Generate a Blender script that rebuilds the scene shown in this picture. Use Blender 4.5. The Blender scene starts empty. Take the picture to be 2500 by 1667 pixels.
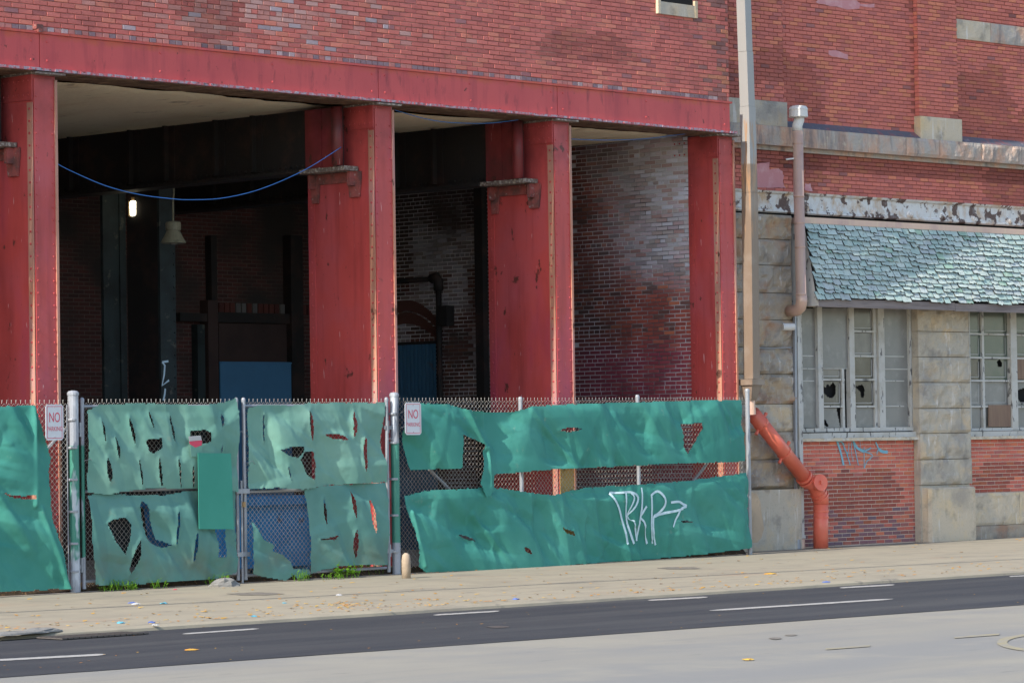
import bpy, math, random
import numpy as np
from mathutils import Vector, Matrix

# ------------------------------------------------------------------ camera, sky, sun, exposure
S = bpy.context.scene
COL = S.collection
FPX, YAW, PITCH, ROLL = 8057.56, math.radians(47.018), math.radians(1.742), math.radians(-.902)
CXP, CYP, HCAM = 1250.0, 833.5, 1.8
fw = np.array([math.sin(YAW)*math.cos(PITCH), math.cos(YAW)*math.cos(PITCH), math.sin(PITCH)])
r0 = np.array([math.cos(YAW), -math.sin(YAW), 0.0]); u0 = np.cross(r0, fw)
rt = r0*math.cos(ROLL)+u0*math.sin(ROLL); up = -r0*math.sin(ROLL)+u0*math.cos(ROLL)
CAM = np.array([0, 0, HCAM])
cam_d = bpy.data.cameras.new('camera'); cam = bpy.data.objects.new('camera', cam_d); COL.objects.link(cam)
cam_d.sensor_width = 36.0; cam_d.lens = FPX/2500*36.0; cam_d.clip_end = 2000; cam_d.clip_start = .5
cam.matrix_world = Matrix(((rt[0], up[0], -fw[0], 0), (rt[1], up[1], -fw[1], 0), (rt[2], up[2], -fw[2], HCAM), (0, 0, 0, 1)))
S.camera = cam
SUN_EL, SUN_IN = math.radians(34.5), math.radians(2.2)      # the sun rakes along the facade from the left
sd = Vector((math.cos(SUN_EL)*math.cos(SUN_IN), math.cos(SUN_EL)*math.sin(SUN_IN), -math.sin(SUN_EL)))
W = bpy.data.worlds.new('World'); S.world = W; W.use_nodes = True
sky = W.node_tree.nodes.new('ShaderNodeTexSky'); sky.sky_type = 'NISHITA'; sky.sun_disc = False
sky.sun_elevation = SUN_EL; sky.sun_rotation = -math.radians(90)-SUN_IN
W.node_tree.links.new(sky.outputs[0], W.node_tree.nodes['Background'].inputs[0])
W.node_tree.nodes['Background'].inputs[1].default_value = 0.15
sl = bpy.data.lights.new('sun', 'SUN'); sl.energy = 3.4; sl.angle = math.radians(.5); sl.color = (1, .935, .82)
so = bpy.data.objects.new('sun', sl); COL.objects.link(so); so.rotation_euler = sd.to_track_quat('-Z', 'Y').to_euler(); so.location = (0, 0, 40)
S.view_settings.view_transform = 'Standard'; S.view_settings.look = 'None'
S.view_settings.exposure = 1.0; S.view_settings.gamma = 1.0

# ------------------------------------------------------------------ small tools
RNG = random.Random(7)
def ray(u, v):
    d = fw*FPX + rt*(u-CXP) - up*(v-CYP); return d/np.linalg.norm(d)
def px_of(p):
    d = np.asarray(p)-CAM; z = d@fw; return CXP+FPX*(d@rt)/z, CYP-FPX*(d@up)/z, z
class Frame:                       # x along a facade, y into the building, z up
    def __init__(s, o, a):
        s.o = np.array(o, float); s.a = a
        s.ex = np.array([math.cos(a), math.sin(a), 0]); s.ey = np.array([-math.sin(a), math.cos(a), 0])
    def at(s, u, v, t=0.0):        # the point of the plane standing t metres in front of the facade that shows at a pixel
        d = ray(u, v); P = s.o - s.ey*t
        k = ((P-CAM)@s.ey)/(d@s.ey); w = CAM+d*k-s.o
        return (float(w@s.ex), -t, float(w[2]))
    def side(s, u, v, x):          # the point of the plane x = const
        d = ray(u, v); P = s.o+s.ex*x
        k = ((P-CAM)@s.ex)/(d@s.ex); w = CAM+d*k-s.o
        return (x, float(w@s.ey), float(w[2]))
    def ground(s, u, v, z=0.0):
        d = ray(u, v); k = (z-HCAM)/d[2]; w = CAM+d*k-s.o
        return (float(w@s.ex), float(w@s.ey), z)
    def world(s, p):
        return s.o + s.ex*p[0] + s.ey*p[1] + np.array([0, 0, p[2]])
Y0 = 32.65
L = Frame((0, Y0, 0), 0.0)
R = Frame((40.1, 33.40, 0), math.radians(-2.55))
G = Frame((0, 0, 0), math.radians(-2.55))

def noise2(seed):
    r = np.random.RandomState(seed); T = r.rand(64, 64)
    def f(x, y):
        x = np.asarray(x, float); y = np.asarray(y, float)
        xi = np.floor(x).astype(int); yi = np.floor(y).astype(int); a = x-xi; b = y-yi
        a = a*a*(3-2*a); b = b*b*(3-2*b)
        g = lambda i, j: T[i % 64, j % 64]
        return (g(xi, yi)*(1-a)+g(xi+1, yi)*a)*(1-b)+(g(xi, yi+1)*(1-a)+g(xi+1, yi+1)*a)*b
    return lambda x, y: (f(x, y)+.5*f(np.asarray(x)*2.03+7, np.asarray(y)*2.03+3)+.25*f(np.asarray(x)*4.1+1, np.asarray(y)*4.1+9))/1.75

class MB:
    def __init__(s): s.v = []; s.f = []; s.c = []
    def add(s, vs, fs, c=None):
        n = len(s.v); s.v += [tuple(p) for p in vs]; s.f += [tuple(n+i for i in f) for f in fs]
        if c is not None: s.c += [c]*len(fs)
        return s
    def box(s, x0, x1, y0, y1, z0, z1, c=None):
        return s.add([(x0,y0,z0),(x1,y0,z0),(x1,y1,z0),(x0,y1,z0),(x0,y0,z1),(x1,y0,z1),(x1,y1,z1),(x0,y1,z1)],
                     [(0,3,2,1),(4,5,6,7),(0,1,5,4),(1,2,6,5),(2,3,7,6),(3,0,4,7)], c)
    def prism(s, poly, y0, y1, c=None):      # polygon in x,z pushed from y0 (front) to y1
        n = len(poly)
        a = sum(poly[i][0]*poly[(i+1)%n][1]-poly[(i+1)%n][0]*poly[i][1] for i in range(n))
        if a < 0: poly = poly[::-1]
        vs = [(p[0], y0, p[1]) for p in poly]+[(p[0], y1, p[1]) for p in poly]
        return s.add(vs, [tuple(range(n)), tuple(range(2*n-1, n-1, -1))]+[(i, i+n, (i+1)%n+n, (i+1)%n) for i in range(n)], c)
    def tube(s, pts, r, n=10, cap=True, c=None):
        pts = [Vector(p) for p in pts]; m = len(pts); base = len(s.v); rr = r if isinstance(r, (list, tuple)) else [r]*m
        prev = None
        for i, p in enumerate(pts):
            d = (pts[min(i+1, m-1)]-pts[max(i-1, 0)])
            if d.length < 1e-9: d = Vector((0, 0, 1))
            d.normalize()
            if prev is None:
                a = d.orthogonal().normalized()
            else:
                a = prev-d*prev.dot(d); a = a.normalized() if a.length > 1e-6 else d.orthogonal().normalized()
            prev = a; b = d.cross(a)
            for k in range(n):
                q = p+(a*math.cos(2*math.pi*k/n)+b*math.sin(2*math.pi*k/n))*rr[i]; s.v.append(tuple(q))
        for i in range(m-1):
            for k in range(n):
                s.f.append((base+i*n+k, base+i*n+(k+1)%n, base+(i+1)*n+(k+1)%n, base+(i+1)*n+k))
        if cap:
            s.f.append(tuple(base+k for k in range(n-1, -1, -1))); s.f.append(tuple(base+(m-1)*n+k for k in range(n)))
        return s
    def lathe(s, c, prof, n=16):             # profile (r, z) about a vertical axis through c
        base = len(s.v); m = len(prof)
        for (r, z) in prof:
            for k in range(n):
                s.v.append((c[0]+r*math.cos(2*math.pi*k/n), c[1]+r*math.sin(2*math.pi*k/n), c[2]+z))
        for i in range(m-1):
            for k in range(n):
                s.f.append((base+i*n+k, base+i*n+(k+1)%n, base+(i+1)*n+(k+1)%n, base+(i+1)*n+k))
        s.f.append(tuple(base+k for k in range(n-1, -1, -1))); s.f.append(tuple(base+(m-1)*n+k for k in range(n)))
        return s
    def dome(s, c, r, axis, h=None):         # a rivet head
        h = h or r*.7; A = Vector(axis).normalized(); a = A.orthogonal().normalized(); b = A.cross(a); base = len(s.v)
        for (k, rr, hh) in ((0, r, 0), (1, r*.75, h*.7)):
            for j in range(6):
                s.v.append(tuple(Vector(c)+(a*math.cos(j*math.pi/3)+b*math.sin(j*math.pi/3))*rr+A*hh))
        s.v.append(tuple(Vector(c)+A*h))
        for j in range(6):
            s.f.append((base+j, base+(j+1)%6, base+6+(j+1)%6, base+6+j)); s.f.append((base+6+j, base+6+(j+1)%6, base+12))
        return s
    def mesh(s, name, base=(0, 0, 0), smooth=False):
        me = bpy.data.meshes.new(name)
        me.from_pydata([(p[0]-base[0], p[1]-base[1], p[2]-base[2]) for p in s.v], [], s.f)
        if s.c and len(s.c) == len(s.f):
            at = me.color_attributes.new('bc', 'FLOAT_COLOR', 'CORNER'); k = 0
            buf = np.empty((len(me.loops), 4), np.float32)
            for f, c in zip(s.f, s.c):
                buf[k:k+len(f)] = (*c, 1); k += len(f)
            at.data.foreach_set('color', buf.ravel())
        if smooth: me.shade_smooth()
        me.update(); return me

def meta(o, label=None, cat=None, group=None, kind=None):
    if label: o['label'] = label
    if cat: o['category'] = cat
    if group: o['group'] = group
    if kind: o['kind'] = kind
    return o
class Thing:
    def __init__(s, name, label, cat, frame=L, base=(0, 0, 0), group=None):
        s.fr = frame; s.b = tuple(base)
        s.o = bpy.data.objects.new(name, None); COL.objects.link(s.o); s.o.empty_display_size = .3
        s.o.location = frame.world(base); s.o.rotation_euler = (0, 0, frame.a); meta(s.o, label, cat, group)
    def part(s, name, mb, mat, parent=None, smooth=False, kind=None, label=None):
        me = mb.mesh(name, s.b, smooth); me.materials.append(mat)
        o = bpy.data.objects.new(name, me); COL.objects.link(o); o.parent = parent or s.o
        return meta(o, label, None, None, kind)
    def copy(s, name, me, mat, loc, parent=None, rot=(0, 0, 0), scale=(1, 1, 1), color=None):
        o = bpy.data.objects.new(name, me); COL.objects.link(o); o.parent = parent or s.o
        o.location = (loc[0]-s.b[0], loc[1]-s.b[1], loc[2]-s.b[2]); o.rotation_euler = rot; o.scale = scale
        if color: o.color = (*color, 1)
        return o
def single(name, mb, mat, label, cat, frame=L, base=(0, 0, 0), group=None, smooth=False, kind=None):
    me = mb.mesh(name, base, smooth); me.materials.append(mat)
    o = bpy.data.objects.new(name, me); COL.objects.link(o); o.location = frame.world(base); o.rotation_euler = (0, 0, frame.a)
    return meta(o, label, cat, group, kind)

# ------------------------------------------------------------------ materials
def mat(name, c, rough=.8, spots=(), bump=(), spec=.3, metal=0.0, src=None, emit=None, alpha=None, transl=0.0):
    m = bpy.data.materials.new(name); m.use_nodes = True; nt = m.node_tree; N = nt.nodes; K = nt.links
    B = N['Principled BSDF']; geo = N.new('ShaderNodeNewGeometry')
    B.inputs['Roughness'].default_value = rough; B.inputs['Metallic'].default_value = metal
    B.inputs['Specular IOR Level'].default_value = spec
    def noise(scale, stretch=(1, 1, 1), detail=4, off=0.0, rgh=.6):
        mp = N.new('ShaderNodeMapping'); mp.inputs['Scale'].default_value = stretch; mp.inputs['Location'].default_value = (off, off*1.7, off*.6)
        K.new(geo.outputs['Position'], mp.inputs['Vector'])
        n = N.new('ShaderNodeTexNoise'); n.inputs['Scale'].default_value = scale; n.inputs['Detail'].default_value = detail
        n.inputs['Roughness'].default_value = rgh
        K.new(mp.outputs[0], n.inputs['Vector']); return n.outputs['Fac']
    if src == 'obj':
        oi = N.new('ShaderNodeObjectInfo'); cur = oi.outputs['Color']
    elif src == 'att':
        a = N.new('ShaderNodeAttribute'); a.attribute_name = 'bc'; cur = a.outputs['Color']
    else:
        rgb = N.new('ShaderNodeRGB'); rgb.outputs[0].default_value = (*c, 1); cur = rgb.outputs[0]
    def mapr(x, lo, hi, a=0.0, b=1.0):
        r = N.new('ShaderNodeMapRange'); r.inputs['From Min'].default_value = lo; r.inputs['From Max'].default_value = hi
        r.inputs['To Min'].default_value = a; r.inputs['To Max'].default_value = b; K.new(x, r.inputs['Value']); return r.outputs[0]
    def mul(x, y):
        q = N.new('ShaderNodeMath'); q.operation = 'MULTIPLY'
        for i, w in enumerate((x, y)):
            if isinstance(w, (int, float)): q.inputs[i].default_value = w
            else: K.new(w, q.inputs[i])
        return q.outputs[0]
    sep = None
    for i, sp in enumerate(spots):
        f = noise(sp.get('s', 3), sp.get('st', (1, 1, 1)), sp.get('d', 4), sp.get('off', i*13.1))
        f = mapr(f, sp.get('lo', .4), sp.get('hi', .7), 0, sp.get('a', 1.0))
        for key, idx in (('zr', 2), ('xr', 0), ('yr', 1)):
            if key in sp:              # only within this height / width of the thing, with a ragged edge
                if sep is None:
                    sep = N.new('ShaderNodeSeparateXYZ'); K.new(geo.outputs['Position'], sep.inputs[0])
                z0, z1, sf = sp[key]
                w = N.new('ShaderNodeMath'); w.operation = 'ADD'
                K.new(sep.outputs[idx], w.inputs[0]); K.new(mapr(noise(sp.get('zn', 4), off=i*5.3), 0, 1, -sp.get('zw', .2), sp.get('zw', .2)), w.inputs[1])
                f = mul(f, mul(mapr(w.outputs[0], z0-sf, z0+sf), mapr(w.outputs[0], z1-sf, z1+sf, 1, 0)))
        mx = N.new('ShaderNodeMix'); mx.data_type = 'RGBA'; mx.blend_type = sp.get('m', 'MIX')
        K.new(f, mx.inputs['Factor']); K.new(cur, mx.inputs['A']); mx.inputs['B'].default_value = (*sp['c'], 1); cur = mx.outputs['Result']
    K.new(cur, B.inputs['Base Color'])
    last = None
    for i, b in enumerate(bump):
        bn = N.new('ShaderNodeBump'); bn.inputs['Distance'].default_value = b.get('d', .01); bn.inputs['Strength'].default_value = b.get('k', .5)
        K.new(noise(b.get('s', 30), b.get('st', (1, 1, 1)), b.get('o', 5), 3.3+i*7), bn.inputs['Height'])
        if last: K.new(last, bn.inputs['Normal'])
        last = bn.outputs[0]
    if last: K.new(last, B.inputs['Normal'])
    if emit:
        B.inputs['Emission Color'].default_value = (*emit[0], 1); B.inputs['Emission Strength'].default_value = emit[1]
    out = N['Material Output']
    if alpha is not None:
        tr = N.new('ShaderNodeBsdfTransparent'); mi = N.new('ShaderNodeMixShader'); mi.inputs[0].default_value = alpha
        K.new(tr.outputs[0], mi.inputs[1]); K.new(B.outputs[0], mi.inputs[2]); K.new(mi.outputs[0], out.inputs[0])
    if transl:
        tl = N.new('ShaderNodeBsdfTranslucent'); K.new(cur, tl.inputs['Color']); mi = N.new('ShaderNodeMixShader'); mi.inputs[0].default_value = transl
        K.new(B.outputs[0], mi.inputs[1]); K.new(tl.outputs[0], mi.inputs[2]); K.new(mi.outputs[0], out.inputs[0])
    return m

RUST = (.07, .028, .02)
M = {}
def redpaint(name, c, **k):
    return mat(name, c, .5, [dict(c=(c[0]*.8, c[1]*1.5, c[2]*2.2), s=.9, lo=.45, hi=.75, a=.5),
        dict(c=(c[0]*.66, c[1]*.6, c[2]*.62), s=2.2, lo=.47, hi=.72, a=.7, st=(1, 1, .3)), dict(c=(c[0]*.5, c[1]*.5, c[2]*.55), s=7, lo=.52, hi=.72, a=.5, st=(1, 1, .07)), dict(c=(c[0]*.78, c[1]*.8, c[2]*1.9), s=1.3, lo=.55, hi=.72, a=.55, off=44, st=(1, 1, .3)), dict(c=(c[0]*.45, c[1]*.5, c[2]*.55), s=3, lo=.3, hi=.7, a=.7, zr=(5.75, 7, .25), zn=2, zw=.3),
        dict(c=RUST, s=4.5, lo=.635, hi=.665, a=.85, st=(1, 1, .6), d=10), dict(c=RUST, s=22, lo=.685, hi=.725, a=.7, d=4),
        dict(c=(.75, .6, .6), s=26, lo=.72, hi=.76, a=.6, st=(1, 1, .12), d=2)]+list(k.get('extra', ())),
        [dict(s=2.2, d=.03, k=.25), dict(s=60, d=.003, k=.3)], spec=.35)
M['red'] = redpaint('red_lead_paint', (.49, .072, .066))
M['sunlit_red'] = redpaint('painted_sunlit_red', (.46, .21, .14))  # paler tan copy of the column red, imitates direct sun on the edges
M['girder'] = mat('girder_red_paint', (.54, .086, .085), .5,
    [dict(c=(.50, .10, .05), s=3, lo=.3, hi=.6, a=.85, zr=(6.97, 7.4, .03), zn=6, zw=.05),
     dict(c=(.40, .05, .06), s=1.1, lo=.45, hi=.75, a=.5), dict(c=(.33, .05, .06), s=6, lo=.5, hi=.72, a=.6, st=(1, 1, .12)), dict(c=(.22, .04, .045), s=9, lo=.58, hi=.7, a=.6, st=(1, 1, .3), off=23),
     dict(c=RUST, s=9, lo=.67, hi=.71, a=.9)],
    [dict(s=1.6, d=.04, k=.2), dict(s=70, d=.003, k=.3)])
M['rustsoffit'] = mat('rusty_soffit', (.12, .07, .045), .85, [dict(c=(.28, .19, .12), s=5, lo=.45, hi=.7, a=.8), dict(c=(.05, .03, .025), s=11, lo=.5, hi=.7)], [dict(s=40, d=.01, k=.6)])
M['lip'] = mat('flaking_steel_edge', (.34, .30, .36), .8, [dict(c=(.5, .1, .11), s=14, lo=.45, hi=.55, a=.9), dict(c=(.1, .06, .06), s=20, lo=.55, hi=.65, a=.8)], [dict(s=50, d=.01, k=.6)])
M['dark_red'] = redpaint('dull_red_steel', (.26, .04, .04), extra=[dict(c=(.06, .03, .028), s=1.5, lo=.4, hi=.65, a=.8)])
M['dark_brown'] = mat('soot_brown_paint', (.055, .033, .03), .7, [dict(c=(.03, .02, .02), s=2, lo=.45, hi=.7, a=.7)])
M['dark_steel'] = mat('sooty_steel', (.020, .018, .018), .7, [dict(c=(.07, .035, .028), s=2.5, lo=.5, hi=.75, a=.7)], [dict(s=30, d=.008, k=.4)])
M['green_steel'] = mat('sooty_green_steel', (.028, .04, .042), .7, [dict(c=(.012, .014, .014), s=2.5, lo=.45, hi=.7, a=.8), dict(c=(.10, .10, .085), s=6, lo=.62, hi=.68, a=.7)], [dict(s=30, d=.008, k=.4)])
M['bracket'] = mat('rusty_bracket', (.30, .08, .07), .75, [dict(c=(.10, .055, .05), s=6, lo=.42, hi=.65, a=.85), dict(c=(.4, .36, .33), s=18, lo=.62, hi=.7, a=.6)], [dict(s=40, d=.01, k=.5)])
M['shelf'] = mat('flaking_shelf_plate', (.17, .13, .11), .9, [dict(c=(.42, .38, .33), s=22, lo=.5, hi=.6, a=.8)], [dict(s=40, d=.02, k=.8)])
M['plaster'] = mat('stained_plaster_ceiling', (.90, .80, .58), .85, [dict(c=(.72, .56, .36), s=1.3, lo=.45, hi=.75, a=.7, st=(1, .4, 1)), dict(c=(.20, .14, .08), s=3.1, lo=.62, hi=.75, a=.7, st=(1, .5, 1))], [dict(s=6, d=.05, k=.4)])
M['lath'] = mat('wooden_lath', (.36, .18, .09), .85, [dict(c=(.2, .1, .05), s=9, lo=.45, hi=.7, a=.8)], [dict(s=30, d=.01, k=.4)])
brick_spots = [dict(c=(.14, .08, .08), s=1.3, lo=.56, hi=.8, a=.45, d=5), dict(c=(.62, .44, .42), s=38, lo=.66, hi=.76, a=.35), dict(c=(.12, .05, .045), s=24, lo=.6, hi=.8, a=.5)]
bb = [dict(s=55, d=.006, k=.55), dict(s=12, d=.008, k=.3)]
M['brick_o'] = mat('fired_brick_single', (1, 1, 1), .9, brick_spots, bb, src='obj', spec=.15)
M['brick_a'] = mat('fired_brick', (1, 1, 1), .9, brick_spots, bb, src='att', spec=.15)
M['mortar_l'] = mat('red_stained_mortar', (.38, .155, .13), .95, [dict(c=(.60, .36, .31), s=1.4, lo=.5, hi=.62, a=.8), dict(c=(.2, .09, .08), s=3.1, lo=.56, hi=.7, a=.8)], [dict(s=60, d=.006, k=.6)])
M['mortar_r'] = mat('dark_recessed_mortar', (.33, .105, .08), .95, [dict(c=(.48, .2, .17), s=1.7, lo=.5, hi=.65, a=.8)], [dict(s=60, d=.006, k=.6)])
M['mortar_p'] = mat('pale_lime_mortar', (.68, .52, .43), .95, [dict(c=(.46, .34, .29), s=3, lo=.5, hi=.7, a=.7)], [dict(s=60, d=.006, k=.6)])
M['mortar_w'] = mat('white_lime_mortar', (.62, .61, .64), .95, [dict(c=(.08, .065, .065), s=1.1, lo=.45, hi=.62, a=.92)], [dict(s=60, d=.006, k=.6)])
M['pinkpatch'] = mat('pink_render_patch', (.55, .25, .26), .9, [dict(c=(.66, .42, .42), s=5, lo=.5, hi=.7, a=.6)], [dict(s=18, d=.01, k=.5)])
def granite(name, c, extra=()):
    return mat(name, c, .9, [dict(c=(c[0]*.6, c[1]*.63, c[2]*.71), s=1.6, lo=.5, hi=.7, a=.75), dict(c=(min(c[0]*1.35, .7), c[1]*1.08, c[2]*.72), s=2.3, lo=.5, hi=.72, a=.6),
        dict(c=(.12, .12, .13), s=45, lo=.58, hi=.7, a=.35), dict(c=(.7, .68, .65), s=5, lo=.6, hi=.7, a=.6, st=(2.2, 2.2, .22)), dict(c=(c[0]*.42, c[1]*.44, c[2]*.5), s=2.6, lo=.55, hi=.68, a=.6, off=88)]+list(extra), [dict(s=22, d=.015, k=.5), dict(s=90, d=.004, k=.4)], spec=.15)
M['granite'] = granite('weathered_granite', (.46, .41, .335))
M['granite_d'] = granite('sooty_granite', (.37, .32, .26), [dict(c=(.36, .17, .09), s=2.1, lo=.52, hi=.66, a=.55, off=51)])
M['granite_o'] = granite('rust_stained_granite', (.43, .35, .265), [dict(c=(.5, .25, .12), s=1.8, lo=.45, hi=.65, a=.6, off=61)])
M['granite_p'] = granite('pale_granite', (.56, .475, .36))
M['ledge'] = mat('stained_ledge_stone', (.40, .36, .32), .9, [dict(c=(.56, .32, .21), s=2.5, lo=.42, hi=.62, a=.75, st=(1, 1, .5)), dict(c=(.13, .13, .14), s=3.5, lo=.5, hi=.7, a=.7, st=(2, 2, .4)), dict(c=(.52, .44, .33), s=7, lo=.58, hi=.68, a=.6)], [dict(s=14, d=.03, k=.7), dict(s=60, d=.006, k=.5)])
M['flash'] = mat('dark_slate_flashing', (.10, .105, .13), .7, [dict(c=(.25, .09, .09), s=5, lo=.5, hi=.65, a=.7), dict(c=(.28, .28, .32), s=9, lo=.6, hi=.7, a=.5)], [dict(s=20, d=.01, k=.5)])
M['frieze'] = mat('peeling_white_ironwork', (.66, .65, .62), .7, [dict(c=(.5, .33, .18), s=5, lo=.47, hi=.66, a=.85, st=(1, 1, .7)), dict(c=(.13, .085, .07), s=4.2, lo=.545, hi=.558, a=1, d=7), dict(c=(.35, .35, .36), s=8, lo=.5, hi=.8, a=.5)], [dict(s=9, d=.03, k=.5), dict(s=50, d=.005, k=.4)])
M['shingle_o'] = mat('green_shingle_single', (1, 1, 1), .85, [dict(c=(.62, .66, .58), s=6, lo=.5, hi=.7, a=.5), dict(c=(.10, .11, .11), s=17, lo=.62, hi=.7, a=.8)], [dict(s=30, d=.01, k=.6)], src='obj', spec=.15)
M['shingle_a'] = mat('green_shingle', (1, 1, 1), .85, [dict(c=(.62, .66, .58), s=6, lo=.5, hi=.7, a=.5), dict(c=(.10, .11, .11), s=17, lo=.6, hi=.68, a=.9)], [dict(s=30, d=.01, k=.6)], src='att', spec=.15)
M['oldwood'] = mat('grey_weathered_wood', (.25, .21, .2), .9, [dict(c=(.12, .1, .1), s=3, lo=.45, hi=.65, a=.7, st=(.4, .4, 6))], [dict(s=12, d=.01, k=.6, st=(.5, .5, 8))])
M['whitewood'] = mat('peeling_white_woodwork', (.51, .50, .47), .75, [dict(c=(.36, .33, .27), s=3, lo=.48, hi=.72, a=.7), dict(c=(.09, .085, .085), s=13, lo=.60, hi=.63, a=.85, st=(1, 1, .35)), dict(c=(.3, .34, .4), s=7, lo=.6, hi=.75, a=.4)], [dict(s=40, d=.006, k=.4)])
M['creamwood'] = mat('cream_sill_paint', (.58, .49, .36), .75, [dict(c=(.30, .25, .2), s=6, lo=.5, hi=.66, a=.7, st=(1, 1, 2)), dict(c=(.6, .6, .58), s=10, lo=.5, hi=.6, a=.6)], [dict(s=40, d=.006, k=.4)])
M['badwood'] = mat('flaked_jamb_paint', (.56, .54, .5), .8, [dict(c=(.06, .058, .06), s=11, lo=.50, hi=.53, a=.9, st=(1, 1, .3))], [dict(s=30, d=.01, k=.6)])
M['glass'] = mat('dusty_window_glass', (.12, .115, .10), .16, [dict(c=(.19, .18, .16), s=2.2, lo=.4, hi=.75, a=.7), dict(c=(.34, .33, .3), s=7, lo=.6, hi=.8, a=.5, st=(3, 3, .4))], spec=.6, alpha=.88)
M['plexi'] = mat('cloudy_plastic_sheet', (.25, .245, .23), .28, [dict(c=(.17, .17, .16), s=1.7, lo=.4, hi=.7, a=.8), dict(c=(.42, .41, .38), s=4, lo=.55, hi=.75, a=.5)], spec=.5, alpha=.9)
M['glass_g'] = mat('green_tinted_old_glass', (.10, .13, .105), .16, [dict(c=(.17, .17, .145), s=2.2, lo=.42, hi=.72, a=.8)], spec=.6, alpha=.9)
M['glass_b'] = mat('dark_clear_old_glass', (.07, .07, .065), .1, [dict(c=(.15, .145, .13), s=1.6, lo=.5, hi=.7, a=.8)], spec=.7, alpha=.8)
M['glass_c'] = mat('grimy_old_glass', (.22, .205, .175), .25, [dict(c=(.12, .115, .105), s=2.6, lo=.45, hi=.65, a=.8, st=(1, 1, .5))], spec=.5, alpha=.93)
M['paleline'] = mat('pale_leading', (.45, .44, .42), .7)
M['board'] = mat('weathered_plywood', (.25, .17, .12), .85, [dict(c=(.16, .1, .08), s=3, lo=.4, hi=.7, a=.7, st=(5, 5, .6))], [dict(s=40, d=.004, k=.4)])
M['black'] = mat('unlit_room', (.012, .012, .012), .95)
M['galv'] = mat('galvanised_steel', (.28, .30, .335), .42, [dict(c=(.36, .36, .37), s=5, lo=.4, hi=.7, a=.7), dict(c=(.25, .26, .29), s=12, lo=.55, hi=.75, a=.5)], spec=.5, metal=.25)
M['galv_g'] = mat('silver_post_with_green_overpaint', (.30, .32, .36), .45, [dict(c=(.05, .22, .165), s=3, lo=.1, hi=.2, a=1, zr=(.42, 1.82, .01), zn=3, zw=.12), dict(c=(.5, .54, .6), s=4, lo=.57, hi=.63, a=.8, st=(1, 1, .3))], spec=.45, metal=.15)
M['wire'] = mat('galvanised_wire', (.60, .57, .51), .5, [dict(c=(.42, .36, .3), s=2, lo=.45, hi=.7, a=.7)], spec=.4, metal=.2)
def cloth(name, c, fade, extra=()):
    return mat(name, c, .75, [dict(c=fade, s=.8, lo=.40, hi=.72, a=.75), dict(c=(c[0]*.75, c[1]*.8, c[2]*.85), s=2.7, lo=.5, hi=.75, a=.4),
        dict(c=(.30, .36, .27), s=6, lo=.66, hi=.76, a=.35)]+list(extra), [dict(s=240, d=.0008, k=.3), dict(s=9, d=.006, k=.35)], spec=.25, transl=.12)
M['tarp'] = cloth('green_windscreen_mesh', (.05, .255, .205), (.085, .33, .275))
M['tarp_f'] = cloth('faded_green_windscreen', (.14, .315, .255), (.24, .43, .35))
M['tarp_l'] = cloth('soiled_green_windscreen', (.105, .265, .23), (.16, .33, .285), [dict(c=(.16, .17, .12), s=2.2, lo=.35, hi=.7, a=.6, zr=(0, .45, .2))])
M['greenboard'] = mat('green_painted_plywood', (.035, .24, .18), .6, [dict(c=(.05, .28, .215), s=2, lo=.4, hi=.7, a=.6)], [dict(s=60, d=.002, k=.2)])
M['sign'] = mat('white_sign_face', (.56, .585, .62), .45, [dict(c=(.45, .47, .5), s=6, lo=.5, hi=.8, a=.5)])
M['signred'] = mat('red_sign_lettering', (.56, .06, .11), .5)
M['spray_w'] = mat('pale_spray_paint', (.50, .66, .72), .7)
M['spray_b'] = mat('cyan_spray_paint', (.20, .44, .54), .7)
M['spray_i'] = mat('pale_blue_spray_paint', (.55, .7, .8), .7)
M['downspout'] = mat('painted_metal_downspout', (.28, .275, .27), .42, [dict(c=(.20, .148, .11), s=3, lo=.1, hi=.2, a=1, zr=(-1, 6.1, .015), zn=2, zw=.02), dict(c=(.34, .2, .11), s=3, lo=.5, hi=.62, a=.9, zr=(5.0, 6.75, .05), st=(6, 6, .5)), dict(c=(.36, .33, .3), s=2, lo=.5, hi=.8, a=.4)], spec=.45, metal=.1)
M['vent'] = mat('copper_brown_pipe_paint', (.58, .39, .31), .38, [dict(c=(.62, .46, .32), s=2.5, lo=.5, hi=.7, a=.7, st=(6, 6, .5)), dict(c=(.33, .2, .22), s=2.1, lo=.5, hi=.75, a=.5), dict(c=(.5, .5, .48), s=14, lo=.68, hi=.72, a=.6)], spec=.5, metal=.15)
M['cap'] = mat('white_vent_cap_paint', (.62, .61, .58), .5, [dict(c=(.4, .36, .3), s=8, lo=.58, hi=.7, a=.6)])
M['redpipe'] = mat('orange_red_pipe_paint', (.74, .17, .105), .38, [dict(c=(.64, .11, .07), s=3, lo=.4, hi=.7, a=.7), dict(c=(.62, .2, .15), s=2, lo=.55, hi=.75, a=.6)], [dict(s=60, d=.002, k=.2)], spec=.45)
M['whiteplastic'] = mat('white_plastic', (.62, .62, .6), .4)
M['bluewire'] = mat('blue_cable_jacket', (.05, .2, .55), .5)
M['lampshade'] = mat('dirty_enamel_lamp', (.26, .25, .18), .55, [dict(c=(.12, .11, .08), s=14, lo=.5, hi=.7, a=.7)])
M['lampin'] = mat('glass_bulb', (.3, .3, .27), .15, spec=.6)
M['bulb'] = mat('lit_bulb', (1, .95, .75), .4, emit=((1, .93, .68), 3.2))
M['bulbcage'] = mat('brass_bulb_cage', (.35, .22, .1), .5)
M['blueboard'] = mat('blue_painted_board', (.07, .2, .36), .65, [dict(c=(.06, .16, .28), s=2, lo=.4, hi=.7, a=.6)])
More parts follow.
